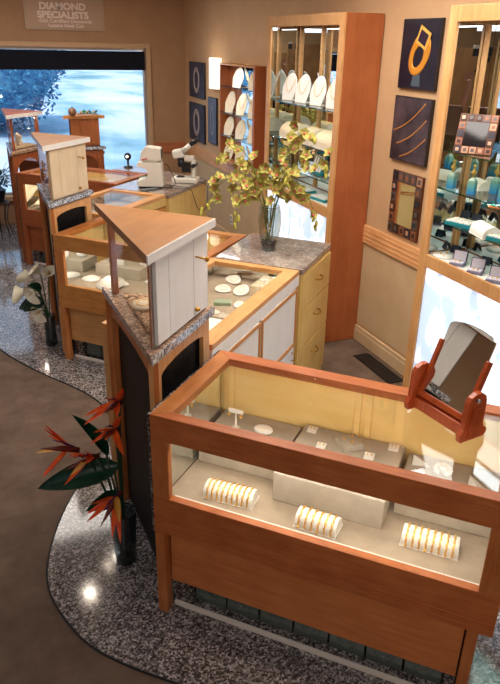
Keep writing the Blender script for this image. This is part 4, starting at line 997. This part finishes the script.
# (side reach, forward reach, peak height above vase foot, tip height, number of blossoms, description)
sprays = [(-.44, -.10, .62, .30, 9, 'orchid spray arching farthest left over the vase'), (-.34, .06, .74, .62, 8, 'orchid spray rising to the upper left'), (-.24, -.14, .55, .24, 8, 'orchid spray drooping left in front of the vase'),
          (-.12, .10, .60, .46, 7, 'short orchid spray just left of the vase mouth'), (.10, -.10, .62, .50, 8, 'short orchid spray just right of the vase mouth'), (.26, .06, .80, .76, 8, 'orchid spray rising to the upper right'),
          (.38, -.06, .74, .56, 8, 'orchid spray reaching far right'), (.32, .0, .60, .20, 7, 'orchid spray hanging down at the right of the vase')]
for si, (sx_, fy, pk, tip, nb, lab) in enumerate(sprays):
    rnd = random.Random(40 + si)
    t = thing('orchid_spray', 'yellow-green ' + lab, 'flower', VL, 0, 'orchid sprays in the clear vase')
    base_ = Vector((rnd.uniform(-.02, .02), rnd.uniform(-.02, .02), .05)); mouth = (rdir * sx_ + fdir * fy) * .10 + Vector((0, 0, .30))
    end = rdir * sx_ + fdir * fy + Vector((0, 0, tip))
    pts = []
    for i in range(6): pts.append(base_.lerp(mouth, i / 6))
    mid = mouth.lerp(end, .45); mid.z = pk * 1.12
    for i in range(19):
        u = i / 18; pts.append(mouth * (1 - u) ** 2 + mid * 2 * u * (1 - u) + end * u * u)
    MB().tube(pts, [.0045 - .003 * i / len(pts) for i in range(len(pts))], 6).done('stem', STEM, t)
    nb = round(nb * 1.5)
    for i in range(nb):
        u = .18 + .75 * (i + rnd.uniform(-.3, .3)) / nb; p = mouth * (1 - u) ** 2 + mid * 2 * u * (1 - u) + end * u * u
        off = Vector((rnd.uniform(-.05, .05), rnd.uniform(-.05, .05), rnd.uniform(-.09, .055)))
        o1, o2 = BL[rnd.randrange(5)]
        bo = bpy.data.objects.new('blossom', o1); COL.objects.link(bo); bo.parent = t
        place(bo, p + off, (-fdir * rnd.uniform(.3, 1) + rdir * rnd.uniform(-.8, .8) + Vector((0, 0, rnd.uniform(-.3, .8)))), rnd.uniform(0, 6))
        bo.scale = (.86,) * 3
        li = bpy.data.objects.new('lip', o2); COL.objects.link(li); li.parent = bo
    for i in range(4):
        u = .9 + .035 * i; p = mouth * (1 - u) ** 2 + mid * 2 * u * (1 - u) + end * u * u
        bo = bpy.data.objects.new('bud', BUDME); COL.objects.link(bo); bo.parent = t
        place(bo, p + Vector((rnd.uniform(-.02, .02), rnd.uniform(-.02, .02), -.02)), Vector((rnd.uniform(-.4, .4), rnd.uniform(-.4, .4), -1)))
        bo.scale = (1.1, 1.1, 1.35)

# bird of paradise at the foot of the nearest tower
BV = W(-.30, .205)
BV.z = .001
v_ = thing('dark_glass_vase', 'dark glass cylinder vase on the granite beside the nearest tower', 'vase', BV, 0)
MB().lathe([(.046, 0), (.050, .01), (.056, .15), (.062, .29)], 24, caps=False).lathe([(.001, .003), (.045, .003), (.045, .012), (.001, .012)], 20).done('vase_body', DGLASS, v_)
MB().tube([(.062 * math.cos(t), .062 * math.sin(t), .29) for t in [2 * PI * i / 24 for i in range(24)]], .003, 6, True).done('vase_rim', DGLASS, v_)
ORG = noisy('orange_sepal', (214, 64, 18), (242, 104, 36), 20, .5, .1)
YEL = plain('golden_petal', (222, 160, 60), .5); PUR = plain('violet_tongue', (60, 30, 90), .5)
DLEAF = noisy('dark_glossy_leaf', (8, 40, 28), (20, 66, 42), 20, .3, .1); SPATHE = plain('spathe_red_green', (110, 40, 34), .5)
GREY_G = plain('dark_stem', (30, 60, 40), .5)
def bird(p, heading, label, s=1.0, seed=0):
    """p: flower base relative to the vase, heading: direction the beak points in the plane"""
    rnd = random.Random(seed); t = thing('bird_of_paradise_flower', label, 'flower', BV, 0, 'bird of paradise flowers in the dark vase')
    p = Vector(p); h = Vector(heading).normalized()
    MB().tube([Vector((0, 0, .02)), Vector((p.x * .15, p.y * .15, .28)), p * .6 + Vector((0, 0, .16)), p], [.006, .006, .006, .007], 8).done('stem', GREY_G, t)
    b = MB(); b.M = Matrix.Translation(p) @ h.to_track_quat('X', 'Z').to_matrix().to_4x4(); b.tube([(-.02, 0, 0), (.05 * s, 0, .004), (.13 * s, 0, .002)], [.012, .014, .001], 8); b.done('spathe', SPATHE, t)
    for i in range(7):
        sp_ = Matrix.Rotation(rnd.uniform(-.7, .9), 4, 'Y') @ Matrix.Rotation(rnd.uniform(-.7, .7), 4, 'Z')
        b = MB(); b.M = Matrix.Translation(p + Vector((0, 0, .012)) + h * .02) @ h.to_track_quat('X', 'Z').to_matrix().to_4x4() @ sp_
        b.petal(rnd.uniform(.10, .16) * s, .028, .5, .1, 7, .7); b.done('sepal', ORG if i < 6 else YEL, t)
    b = MB(); b.M = Matrix.Translation(p + Vector((0, 0, .015))) @ h.to_track_quat('X', 'Z').to_matrix().to_4x4() @ Matrix.Rotation(-.25, 4, 'Y'); b.tube([(0, 0, 0), (.06 * s, 0, .004), (.1 * s, 0, 0)], [.003, .005, .001], 6); b.done('tongue', PUR, t)
def rel_(r_, f_, z): return tuple(rdir * r_ + fdir * f_ + Vector((0, 0, z)))
bird(rel_(.03, -.05, .90), rel_(-.2, -.9, .2), 'topmost orange bird of paradise flower beside the dark panel', 1.2, 1)
bird(rel_(.01, -.06, .77), rel_(-.2, -.9, .3), 'second highest orange bird of paradise flower', 1.1, 2)
bird(rel_(-.09, -.06, .63), rel_(-.6, -.8, .1), 'central orange bird of paradise flower above the broad leaf', 1.2, 3)
bird(rel_(-.17, -.08, .68), rel_(-.8, -.6, .4), 'leftmost orange bird of paradise flower', 1.2, 4)
bird(rel_(.01, -.10, .46), rel_(-.3, -.9, -.3), 'lowest orange bird of paradise flower just above the vase', 1.3, 5)
def leaf(V_, p0_, dirv, L_, w_, label, group, mat=DLEAF, roll=0):
    t = thing('broad_leaf', label, 'leaf', V_, 0, group)
    p0_ = Vector(p0_); d_ = Vector(dirv).normalized()
    MB().tube([(0, 0, .02), (p0_.x * .2, p0_.y * .2, .27), tuple(p0_ + d_ * .02)], .005, 6).done('stem', GREY_G, t)
    b = MB(); b.M = Matrix.Translation(p0_) @ d_.to_track_quat('X', 'Z').to_matrix().to_4x4() @ Matrix.Rotation(roll, 4, 'X'); b.petal(L_, w_, .5, -.12, 10, .75); b.done('blade', mat, t)
leaf(BV, rel_(-.0, -.02, .56), rel_(-1, -.35, -.12), .36, .12, 'broad dark green leaf pointing left below the orange flowers', 'dark leaves in the dark vase', roll=-.8)
leaf(BV, rel_(0, -.02, .40), rel_(-.6, -.7, .1), .18, .08, 'dark green leaf standing inside the flowers', 'dark leaves in the dark vase', roll=-.8)
leaf(BV, rel_(-.04, -.03, .62), rel_(-.35, -.3, 1), .28, .07, 'tall dark pointed leaf beside the topmost orange flower', 'dark leaves in the dark vase', roll=-.9)

# calla lilies by the second tower
CV = W(-2.22, 2.08); CV.z = .001
v_ = thing('tall_dark_vase', 'dark narrow vase of white lilies beside the middle showcase', 'vase', CV, 0)
MB().lathe([(.045, 0), (.05, .01), (.042, .12), (.05, .26)], 20, caps=False).lathe([(.001, .003), (.044, .003), (.044, .012), (.001, .012)], 20).done('vase_body', DGLASS, v_)
LILY = noisy('creamy_white_lily', (228, 220, 192), (248, 244, 226), 12, .5, .05)
def lily(p, dr_, label, s=1.0):
    t = thing('calla_lily', label, 'flower', CV, 0, 'white calla lilies in the dark vase')
    p = Vector(p); d_ = Vector(dr_).normalized()
    MB().tube([Vector((0, 0, .02)), Vector((p.x * .15, p.y * .15, .25)), p * .65 + Vector((0, 0, .14)), p], .005, 8).done('stem', plain('lily_stem', (70, 110, 60), .5), t)
    b = MB(); b.M = Matrix.Translation(p) @ d_.to_track_quat('Z', 'Y').to_matrix().to_4x4()
    n_ = 18; prof = [(.006, 0), (.014, .03), (.026, .06), (.044, .085), (.052, .095)]
    vs_, fs_ = [], []
    for i, (r_, z) in enumerate(prof):
        for j in range(n_):
            a = 2 * PI * j / n_; ext = (.5 + .5 * math.cos(a)) ** 3 * (i / 4) ** 2
            vs_.append((s * (r_ * math.cos(a) + ext * .045), s * r_ * math.sin(a) * (1 - .3 * ext), s * (z * (.75 + .25 * math.cos(a)) + ext * .03)))
    for i in range(4):
        for j in range(n_): fs_.append((i * n_ + j, i * n_ + (j + 1) % n_, (i + 1) * n_ + (j + 1) % n_, (i + 1) * n_ + j))
    b._add(vs_, fs_, True); b.done('spathe', LILY, t)
    b = MB(); b.M = Matrix.Translation(p) @ d_.to_track_quat('Z', 'Y').to_matrix().to_4x4(); b.tube([(0, 0, .01), (0, 0, .08 * s)], [.005, .003], 8); b.done('spadix', YEL, t)
for (r_, f_, z, d_, lab, s_) in ((-.03, .0, .60, (-.4, -.5, .7), 'highest white calla lily', 1.15), (-.08, -.02, .56, (-1, -.4, .5), 'white calla lily just left of the highest', 1.2), (-.13, -.02, .47, (-.9, -.6, -.1), 'leftmost white calla lily, facing down', 1.35),
                               (-.07, -.04, .49, (-.2, -.9, -.2), 'central white calla lily drooping forward', 1.35), (-.03, -.06, .33, (-.2, -.9, -.1), 'lowest white calla lily over the dark leaf', 1.3), (.04, .0, .60, (.2, -.6, .6), 'white calla lily closest to the showcase leg', .9)):
    lily(rel_(r_, f_, z), rel_(*d_), lab, s_)
leaf(CV, rel_(-.06, 0, .36), rel_(-1, -.4, -.15), .17, .12, 'dark leaf low on the left of the lily bunch', 'dark leaves with the lilies', roll=-.8)
leaf(CV, rel_(-.03, -.02, .48), rel_(-.6, -.5, .5), .12, .08, 'dark leaf behind the central lilies', 'dark leaves with the lilies', roll=-.8)
leaf(CV, rel_(-.02, -.03, .40), rel_(-.7, -.6, -.3), .18, .10, 'dark leaf in front of the lily stems', 'dark leaves with the lilies', roll=-.8)

# fern on a wire stand by the window
FV = Vector((.19, 8.78, .001))
ps = thing('wire_plant_stand', 'black wire plant stand on the floor by the window', 'plant stand', FV, 0)
for i in range(8):
    a = 2 * PI * i / 8; MB().tube([(.14 * math.cos(a), .14 * math.sin(a), 0), (.09 * math.cos(a), .09 * math.sin(a), .2), (.13 * math.cos(a), .13 * math.sin(a), .42)], .006, 6).done('leg', BLACK, ps)
MB().tube([(.13 * math.cos(2 * PI * i / 24), .13 * math.sin(2 * PI * i / 24), .42) for i in range(24)], .007, 6, True).done('ring', BLACK, ps)
pf = thing('potted_fern', 'dark green fern in a black pot on the wire stand', 'plant', FV + Vector((0, 0, .428)), 0)
MB().lathe([(.08, 0), (.12, .14), (.125, .15), (.001, .14)], 20).done('pot', BLACK, pf)
b = MB(); rnd = random.Random(9)
for i in range(240):
    a = rnd.uniform(0, 6.3); e = rnd.uniform(-.3, 1.4); q = rnd.uniform(0, .20)
    b.M = Matrix.Translation((q * math.cos(a), q * math.sin(a), .16 + rnd.uniform(0, .22))) @ Matrix.Rotation(a, 4, 'Z') @ Matrix.Rotation(-e, 4, 'Y'); b.petal(rnd.uniform(.06, .13), .03, .2, -.3, 5)
b.done('fronds', noisy('dark_fern_green', (14, 52, 30), (36, 92, 52), 20, .6, .2), pf)

# ---------------------------------------------------------------- microscope, white instrument, cords
ms = thing('stereo_microscope', 'white stereo microscope with black eyepieces on the marble top', 'microscope', (1.93, 6.50, 1.001), R(-30))
WPL = plain('white_plastic', (226, 220, 206), .4)
MB().box(-.12, .14, -.07, .09, 0, .05).done('base', WPL, ms, bev=.012)
MB().lathe([(.001, .051), (.042, .051), (.042, .058), (.001, .058)], 20, c=(-.04, 0)).done('stage_plate', BLACK, ms)
MB().box(.075, .115, -.02, .05, .051, .22).done('pillar', WPL, ms, bev=.012)
MB().box(.0, .1, -.015, .045, .205, .26).done('arm', WPL, ms, bev=.012)
MB().tube([(.10, -.06, .17), (.10, .09, .17)], .019, 14).done('focus_knob', BLACK, ms)
b = MB(); b.lathe([(.03, .15), (.034, .17), (.034, .23)], 16, c=(-.035, .01)); b.done('objective', BLACK, ms)
b = MB(); b.M = Matrix.Translation((-.05, .01, .235)) @ Matrix.Rotation(R(-12), 4, 'Y'); b.box(-.055, .06, -.045, .045, 0, .085); b.done('head', WPL, ms, bev=.018)
for s_ in (-1, 1):
    b = MB(); b.tube([(-.0, .01 + s_ * .028, .31), (.07, .01 + s_ * .032, .37)], [.026, .024], 14); b.done('eyepiece_tube', WPL, ms)
    b = MB(); b.tube([(.071, .01 + s_ * .032, .371), (.135, .01 + s_ * .036, .42)], [.021, .024], 14); b.done('eyepiece', BLACK, ms)
bx('lamp_bracket', BLACK, ms, -.02, .07, -.03, -.016, .10, .2)
wi = thing('bench_instrument', 'boxy white bench instrument with open jaw left of the microscope', 'instrument', (1.57, 6.36, 1.001), R(-22))
b = MB(); b.M = Matrix(((1, 0, 0, 0), (0, 0, -1, 0), (0, 1, 0, 0), (0, 0, 0, 1)))
b.prism([(-.14, .012), (.11, .012), (.095, .24), (-.13, .24), (-.14, .20), (-.06, .185), (-.035, .15), (-.045, .09), (-.14, .07)], -.075, .075); b.done('body', WPL, wi, bev=.008)
b = MB(); b.M = Matrix(((1, 0, 0, 0), (0, 0, -1, 0), (0, 1, 0, 0), (0, 0, 0, 1)))
b.prism([(-.11, .256), (.095, .256), (.09, .37), (-.05, .385), (-.09, .34)], -.072, .072); b.done('hood', WPL, wi, bev=.01)
bx('foot', BLACK, wi, -.13, .10, -.07, .07, 0, .0115)
bx('neck', WPL, wi, -.06, .06, -.05, .05, .2405, .2555, bev=0)
bx('side_grille', BLACK, wi, .0935, .098, -.04, .04, .27, .355)
b = MB(); b.M = Matrix(((1, 0, 0, 0), (0, 0, -1, 0), (0, 1, 0, 0), (0, 0, 0, 1))); b.prism([(-.085, .262), (-.03, .272), (-.035, .282), (-.09, .27)], .0725, .0735); b.done('red_mark', plain('red_label', (190, 40, 30), .4), wi)
cd = MB(); cd.tube([(1.70, 6.36, 1.012), (1.78, 6.30, 1.008), (1.83, 6.24, 1.008), (1.86, 6.205, 1.01), (1.895, 6.14, .985), (1.93, 6.10, .84), (1.98, 6.13, .78), (2.05, 6.20, .79), (2.08, 6.24, .86), (2.11, 6.30, .985), (2.08, 6.36, 1.012), (2.00, 6.42, 1.01)], .004, 6)
tag(cd.done('power_cord', BLACK), 'black power cord looping down the yellow cabinet side', 'cord')
cd = MB(); cd.tube([(1.70, 6.40, 1.2), (1.73, 6.42, 1.2), (1.78, 6.40, 1.10), (1.80, 6.36, 1.02), (1.74, 6.28, 1.008), (1.66, 6.24, 1.008)], .004, 6)
tag(cd.done('power_cord', BLACK), 'black cord between the white instrument and microscope', 'cord')
dv = tag(MB().box(-.09, .09, -.03, .03, 0, .012).done('slim_tool_box', plain('slate_plastic', (90, 96, 100), .4), loc=(1.50, 6.22, 1.001), rz=CR + 1.2, bev=.003), 'slim grey tool case lying in front of the white instrument', 'tool case')
tag(MB().tube([(0, 0, .012), (.08, .02, .014), (.14, .05, .012)], [.004, .014, .003], 8).done('green_leaf_sprig', plain('sprig_green', (40, 120, 70), .5), loc=(1.52, 6.80, .999)), 'green leaf sprig lying on the marble by the window', 'sprig')
# loupe lamp
bl = thing('inspection_lamp', 'small dark inspection lamp with a bright bulb before the reddish tower', 'lamp', W(-2.98, 4.52, 1.001), 0)
MB().lathe([(.05, 0), (.05, .012), (.012, .02), (.012, .09)], 16).done('base', BLACK, bl)
MB().ball((0, 0, .12), .04, 14, 8, (1, 1, 1)).done('housing', plain('dark_bronze', (40, 28, 24), .4, .6), bl)
MB().ball((-.015, -.036, .125), .014, 10, 6).done('bulb', emis('bulb_glow', (255, 236, 200), 4), bl)
# objects on the reddish tower
gb = thing('round_gourd', 'brown round gourd on the reddish window tower', 'ornament', (1.06, 7.80, 1.521), 0)
MB().ball((0, 0, .045), .045, 16, 10).done('body', plain('brown_gourd', (120, 84, 60), .5), gb); MB().tube([(0, 0, .088), (.005, 0, .10)], .005, 6).done('stem', DARK, gb)
fl = thing('flower_sprig', 'yellow and green flower sprig lying on the reddish window tower', 'flower', (1.12, 7.84, 1.525), 0)
MB().tube([(0, 0, .01), (.1, 0, .02), (.22, -.01, .01)], .005, 6).done('stem', STEM, fl)
for i in range(5):
    b = MB(); b.M = Matrix.Translation((.03 + i * .04, 0, .018)) @ Matrix.Rotation(i * 1.3, 4, 'Z') @ Matrix.Rotation(-.5, 4, 'Y'); b.petal(.06, .03, .3, .2, 5); b.done('leaf', plain('sprig_leaf_%d' % i, (60, 130, 60), .5), fl)
for i in range(3): MB().ball((.04 + i * .07, -.01, .035), .012, 8, 6).done('blossom', YEL, fl)
# back counter and desk set behind the far showcase
bcn = thing('back_counter', 'reddish back counter running from the far showcase to the window', 'counter', W(-4.40, 4.36), CR)
MB().box(0, .50, 0, 1.05, .965, 1.0).done('counter_top', REDW, bcn, bev=.003); MB().box(.01, .49, .01, 1.04, 0, .964).done('body', REDWZ, bcn, bev=.002)
dc = thing('desk_telephone', 'black domed desk phone with beige box behind the cream-doored tower', 'telephone', W(-3.97, 4.70, 1.001), 0)
b = MB(); b.M = Matrix(((1, 0, 0, 0), (0, 0, -1, 0), (0, 1, 0, 0), (0, 0, 0, 1)))
b.prism([(-.10, 0), (.10, 0), (.10, .13)] + [(.10 * math.cos(t), .15 + .05 * math.sin(t)) for t in [PI * i / 8 for i in range(1, 8)]] + [(-.10, .13)], -.04, .04); b.done('handset_cradle', BLACK, dc, bev=.008)
MB().box(-.16, -.101, -.05, .05, 0, .17).done('side_box', plain('beige_plastic', (214, 184, 130), .5), dc, bev=.004)

# ---------------------------------------------------------------- photographer and tripod, seen in the cabinet mirrors
def skin_body(name, verts, edges, radii, mat, parent, levels=1):
    me = bpy.data.meshes.new(name); me.from_pydata(verts, edges, []); me.materials.append(mat)
    o = bpy.data.objects.new(name, me); COL.objects.link(o); o.parent = parent
    o.modifiers.new('skin', 'SKIN')
    me.skin_vertices.new() if hasattr(me.skin_vertices, 'new') and not me.skin_vertices else None
    if not me.skin_vertices:
        bm = bmesh.new(); bm.from_mesh(me); bm.verts.layers.skin.verify(); bm.to_mesh(me); bm.free()
    for i, r_ in enumerate(radii):
        sv = me.skin_vertices[0].data[i]; sv.radius = r_ if isinstance(r_, tuple) else (r_, r_); sv.use_root = (i == 0)
    sub = o.modifiers.new('sub', 'SUBSURF'); sub.levels = levels; sub.render_levels = levels
    return o
SKIN = plain('skin', (196, 140, 116), .5); SHIRT = noisy('dark_shirt', (20, 22, 30), (34, 36, 46), 10, .9, .2)
ph = thing('person', 'person in a dark shirt raising an arm to a flash, mirrored in the right cabinet', 'person', (.42, -.42, 0), R(-42))
# local: x to the person's right, y forward
V_ = [(0, 0, .98), (0, .0, 1.15), (0, 0, 1.36), (0, 0, 1.47), (0, .01, 1.54), (0, .03, 1.63), (0, .03, 1.74),
      (-.19, 0, 1.44), (-.36, .16, 1.66), (-.40, .26, 1.90), (-.40, .28, 1.96),
      (.19, 0, 1.44), (.24, -.02, 1.16), (.24, .12, .94), (.24, .14, .87),
      (-.10, 0, .92), (-.12, .02, .50), (-.13, 0, .09), (-.13, .13, .035),
      (.10, 0, .92), (.12, .02, .50), (.13, 0, .09), (.13, .13, .035)]
E_ = [(0, 1), (1, 2), (2, 3), (3, 4), (4, 5), (5, 6), (3, 7), (7, 8), (8, 9), (9, 10), (3, 11), (11, 12), (12, 13), (13, 14), (0, 15), (15, 16), (16, 17), (17, 18), (0, 19), (19, 20), (20, 21), (21, 22)]
Rr = [(.15, .11), (.14, .10), (.17, .11), (.09, .07), .055, (.075, .09), (.07, .085), .055, .042, .028, .03, .055, .042, .028, .03, .085, .06, .04, .04, .085, .06, .04, .04]
skin_body('body', V_, E_, Rr, SKIN, ph, 2)
sv_ = [(0, 0, .90), (0, 0, 1.15), (0, 0, 1.36), (0, 0, 1.45), (-.18, 0, 1.44), (-.27, .08, 1.54), (.18, 0, 1.44), (.215, -.01, 1.28)]
skin_body('shirt', sv_, [(0, 1), (1, 2), (2, 3), (3, 4), (4, 5), (3, 6), (6, 7)], [(.175, .135), (.165, .125), (.19, .13), (.10, .09), .075, .068, .075, .068], SHIRT, ph, 2)
tv_ = [(0, 0, .96), (-.10, 0, .90), (-.12, .02, .50), (-.13, 0, .10), (.10, 0, .90), (.12, .02, .50), (.13, 0, .10)]
skin_body('trousers', tv_, [(0, 1), (1, 2), (2, 3), (0, 4), (4, 5), (5, 6)], [(.17, .13), .105, .08, .065, .105, .08, .065], plain('charcoal_cloth', (36, 36, 40), .9), ph, 2)
b = MB(); b.ball((0, .0, 1.735), .098, 16, 10, (1, 1.05, .95)); b.done('hair', plain('brown_hair', (50, 34, 26), .8), ph)
b = MB(); b.ball((0, .125, 1.67), .016, 8, 6, (.8, 1, 1.3)).ball((-.088, .03, 1.67), .02, 8, 6, (.5, 1, 1.4)).ball((.088, .03, 1.67), .02, 8, 6, (.5, 1, 1.4)); b.done('nose_and_ears', SKIN, ph)
for s_ in (-1, 1): MB().ball((s_ * .032, .112, 1.695), .011, 8, 6).done('eye', plain('eye_%d' % s_, (60, 44, 36), .2), ph)
MB().ball((0, .118, 1.625), .02, 8, 6, (1.2, .4, .35)).done('mouth', plain('lips', (170, 90, 84), .5), ph)
for side_, palm, dr_ in (('raised', Vector((-.40, .285, 1.98)), Vector((.0, .25, 1))), ('lowered', Vector((.24, .145, .85)), Vector((0, .15, -1)))):
    d_ = dr_.normalized()
    for i in range(4):
        off = Vector((-.03 + .02 * i, 0, 0)); Lf = (.07, .08, .076, .06)[i]
        p = palm + off; q = p + d_ * Lf * .5 + Vector((0, .008, 0)); r_ = q + d_ * Lf * .35 + Vector((0, .03, 0))
        skin_body('finger', [tuple(p - d_ * .02), tuple(q), tuple(r_)], [(0, 1), (1, 2)], [.010, .009, .008], SKIN, ph, 1)
    p = palm + Vector((.034 if side_ == 'raised' else -.034, 0, 0)) - d_ * .02
    skin_body('thumb', [tuple(p - d_ * .015), tuple(p + Vector((.02 if side_ == 'raised' else -.02, .015, 0)) + d_ * .02), tuple(p + Vector((.02 if side_ == 'raised' else -.02, .03, 0)) + d_ * .045)], [(0, 1), (1, 2)], [.012, .010, .009], SKIN, ph, 1)
tp = thing('camera_tripod', 'black tripod standing in the shop, reflected in the right cabinet', 'tripod', (-.04, -.14, 0), R(-22))
for i in range(3):
    a = PI / 2 + 2 * PI * i / 3; MB().tube([(.02 * math.cos(a), .02 * math.sin(a), 1.6), (.28 * math.cos(a), .28 * math.sin(a), .8), (.52 * math.cos(a), .52 * math.sin(a), .01)], [.022, .018, .012], 8).done('leg', BLACK, tp)
MB().tube([(0, 0, 1.35), (0, 0, 2.14)], .018, 10).done('centre_column', BLACK, tp)
MB().lathe([(.001, 1.56), (.05, 1.56), (.05, 1.66), (.001, 1.66)], 14).done('collar', BLACK, tp)
MB().box(-.035, .035, -.05, .05, 2.14, 2.20).done('head', BLACK, tp, bev=.006)
MB().tube([(.03, -.02, 2.16), (.06, -.16, 2.02)], .008, 8).done('handle', BLACK, tp)
cb_ = thing('photo_camera', 'black photo camera mounted on the tripod head', 'camera', (-.04, -.14, 2.202), R(-22))
MB().box(-.06, .06, -.05, .02, 0, .10).done('camera_body', BLACK, cb_, bev=.008)
MB().box(-.02, .02, -.03, .01, .1005, .125).done('viewfinder', BLACK, cb_, bev=.004)
fs = thing('flash_unit', 'flash head held up beside the camera, reflected in the right cabinet', 'flash', (.13, -.12, 2.20), R(-22))
MB().box(-.03, .03, -.03, .03, 0, .08).done('flash_body', BLACK, fs, bev=.004); MB().box(-.032, .032, -.034, .034, .0805, .115).done('reflector', WHITE, fs, bev=.004)
tcn = thing('teal_counter', 'low teal counter behind the photographer, seen in the cabinet mirror', 'counter', (-.3, -1.5, 0), R(-20))
MB().box(-.6, .6, -.25, .25, .02, 1.35).done('body', plain('deep_teal', (16, 84, 84), .5), tcn, bev=.006); MB().box(-.62, .62, -.27, .27, 1.351, 1.38).done('top', plain('pale_teal', (110, 160, 150), .4), tcn, bev=.003)
